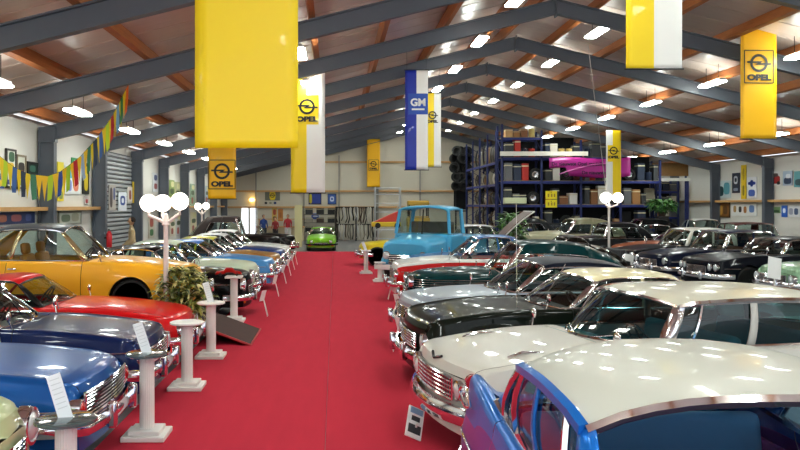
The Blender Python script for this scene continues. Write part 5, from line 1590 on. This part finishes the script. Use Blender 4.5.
# red and yellow pennant-shaped soapbox nose on a trestle
px = P(388, 224, 37.5)
e = empty('soapbox_car', (px.x, 37.5, 0), 0, 'red and yellow wedge-shaped soapbox body raised on a stand beyond the truck', 'soapbox car')
z0_ = 1.5
wd = 1.1
rr_ = [[(-wd * .55, -.3, z0_), (-wd * .55, .3, z0_)], [(.5, -.35, z0_ + .0), (.5, .35, z0_)]]
v_ = [(-.7, -.3, z0_ + .1), (.55, -.4, z0_ + .12), (.55, -.35, z0_ + .62), (.3, -.3, z0_ + .55), (-.7, .3, z0_ + .1), (.55, .4, z0_ + .12), (.55, .35, z0_ + .62), (.3, .3, z0_ + .55)]
MB().add(v_, [(0, 1, 2, 3), (4, 7, 6, 5), (0, 3, 7, 4), (3, 2, 6, 7), (1, 5, 6, 2), (0, 4, 5, 1)]).build('red_nose', mat('soap_red', '#c8382c', .4), e, smooth=False, bevel=.03)
MB().box((-.1, 0, z0_), (1.35, .84, .22)).build('yellow_chassis', mat('soap_yellow', '#e0c420', .4), e, bevel=.03)
for sx in (-.5, .4):
    for sy in (-.35, .35): MB().tube([(sx, sy, 0), (sx * .9, sy * .7, z0_ - .1)], .03, 6).build('leg', AL, e)
    for sy in (-.45, .45): MB().lathe([(.13, -.03), (.13, .03), (0, .03)], T(sx, sy, z0_ - .05) @ rotX(math.pi / 2), 14).build('wheel', RUBBER, e)
# yellow machine on the shelf behind the truck
px = P(418, 204, 47)
e = empty('yellow_roof_box', (px.x, 47, 0), 0, 'mustard yellow vehicle cab roof showing just above the blue truck', 'vehicle')
MB().box((0, 0, px.z + .05), (1.25, .9, .3)).build('roof', mat('mustard', '#c8a030', .4), e, bevel=.08)
MB().box((0, 0, px.z - .75), (1.2, .9, .05)).build('sill', mat('mustard', '#c8a030', .4), e, bevel=.02)
for sx in (-.55, .55):
    for sy in (-.4, .4): MB().box((sx, sy, px.z - .4), (.07, .07, .8)).build('pillar', BK, e, smooth=False)
MB().box((0, 0, (px.z - .8) / 2 + .1), (1.3, 1.0, px.z - 1.0)).build('body', mat('mustard', '#c8a030', .4), e, bevel=.06)

# ================================================================== PEOPLE
SKIN = mat('skin', '#c89878', .6); HAIR = mat('hair_dark', '#2a1e18', .8)
def person(loc, rz, label, top_c, leg_c, pose='stand', hat=None, sc_=1.0, arm=0.5):
    e = empty('person', loc, rz, label, 'person')
    e.scale = (sc_, sc_, sc_)
    if pose == 'stand':
        J = [(0, 0, .95), (0, 0, 1.15), (0, -.01, 1.38), (0, -.02, 1.50), (0, -.02, 1.56),
             (.10, 0, .90), (.11, -.01, .50), (.12, .02, .09), (.12, -.14, .04),
             (-.10, 0, .90), (-.11, -.01, .50), (-.12, .02, .09), (-.12, -.14, .04),
             (.20, -.01, 1.40), (.25, -.02, 1.12), (.22, -.22 * arm - .05, .95 + .1 * arm), (.21, -.30 * arm - .06, .90 + .1 * arm),
             (-.20, -.01, 1.40), (-.25, -.02, 1.12), (-.22, -.22 * arm - .05, .95 + .1 * arm), (-.21, -.30 * arm - .06, .90 + .1 * arm)]
    hz_ = 1.66
    ED = [(0, 1), (1, 2), (2, 3), (3, 4), (0, 5), (5, 6), (6, 7), (7, 8), (0, 9), (9, 10), (10, 11), (11, 12), (2, 13), (13, 14), (14, 15), (15, 16), (2, 17), (17, 18), (18, 19), (19, 20)]
    RD = [.15, .14, .16, .07, .055, .1, .065, .045, .04, .1, .065, .045, .04, .075, .05, .036, .03, .075, .05, .036, .03]
    me = bpy.data.meshes.new('body'); me.from_pydata(J, ED, [])
    o = bpy.data.objects.new('body', me); COL.objects.link(o); o.parent = e
    me.materials.append(mat('cloth_' + top_c, top_c, .8))
    sk = o.modifiers.new('skin', 'SKIN'); sk.use_smooth_shade = True
    if not me.skin_vertices: me.skin_vertices.new(name='s')
    for i, r_ in enumerate(RD):
        me.skin_vertices[0].data[i].radius = (r_, r_ * .8)
    me.skin_vertices[0].data[0].use_root = True
    sb = o.modifiers.new('sub', 'SUBSURF'); sb.levels = 1; sb.render_levels = 1
    # head
    M_ = T(0, -.02, hz_)
    hd = MB().lathe([(.0, -.12), (.05, -.11), (.075, -.05), (.085, .0), (.085, .05), (.06, .1), (0, .125)], M_, 14)
    h_ = hd.build('head', SKIN, e, angle=80)
    MB().box((0, -.11, hz_ - .01), (.025, .04, .04)).build('nose', SKIN, h_, bevel=.01)
    MB().lathe([(.088, -.02), (.096, .03), (.088, .08), (.06, .12), (0, .14)], T(0, .01, hz_), 14).build('hair', mat('hat_' + hat, hat, .8) if hat else HAIR, h_, angle=80)
    # trousers
    for sg in (1, -1):
        MB().tube([(sg * .09, 0, .95), (sg * .11, -.01, .5), (sg * .12, .02, .1)], [.125, .09, .07], 12).build('trouser_leg', mat('cloth_' + leg_c, leg_c, .8), e)
    # hands: a palm and fingers
    for sg in (1, -1):
        hx, hy, hz2 = sg * .21, -.30 * arm - .08, .88 + .1 * arm
        q = MB().box((hx, hy, hz2), (.035, .05, .08))
        for k in range(4): q.tube([(hx, hy - .02 + k * .014, hz2 - .03), (hx, hy - .03 + k * .014, hz2 - .07 - .008 * (1 - abs(k - 1.5) / 1.5)), (hx, hy - .04 + k * .014, hz2 - .095)], .007, 5)
        q.tube([(hx, hy - .02, hz2 + .02), (hx, hy - .05, hz2 - .02)], .008, 5)
        q.build('hand', SKIN, e)
    return e
person((P(263.5, 0, 50.6).x, 50.6, 0), .5, 'person in a dark blue jacket standing by the black roadster', '#203a78', '#26282c')
person((P(289, 0, 52).x - .05, 51.6, 0), .0, 'person in a red jacket left of the cream post', '#b02c38', '#d8d8d8')
person((P(275.5, 0, 52).x, 51.9, 0), -.3, 'person in a faded red top between the blue jacket and the red jacket', '#a83c3c', '#3a3436', sc_=.9)
person((-6.75, 26.6, .0), -1.2, 'person with dark hair and beige dress in front of the grey shutter', '#c8b088', '#c8b088', sc_=1.12)

# red fire extinguisher on the third column
e = empty('fire_extinguisher', (XL + .32, 25.62, 1.05), 0, 'red fire extinguisher on the third column of the left wall', 'extinguisher')
MB().lathe([(0, 0), (.08, 0), (.09, .03), (.09, .42), (.05, .5), (.03, .52), (0, .52)], None, 16).build('cylinder', mat('ext_red', '#c8202a', .35), e)
MB().box((0, -.03, .56), (.03, .12, .04)).build('valve', BK, e)
MB().box((-.1, 0, .3), (.1, .1, .06)).build('bracket', BK, e)
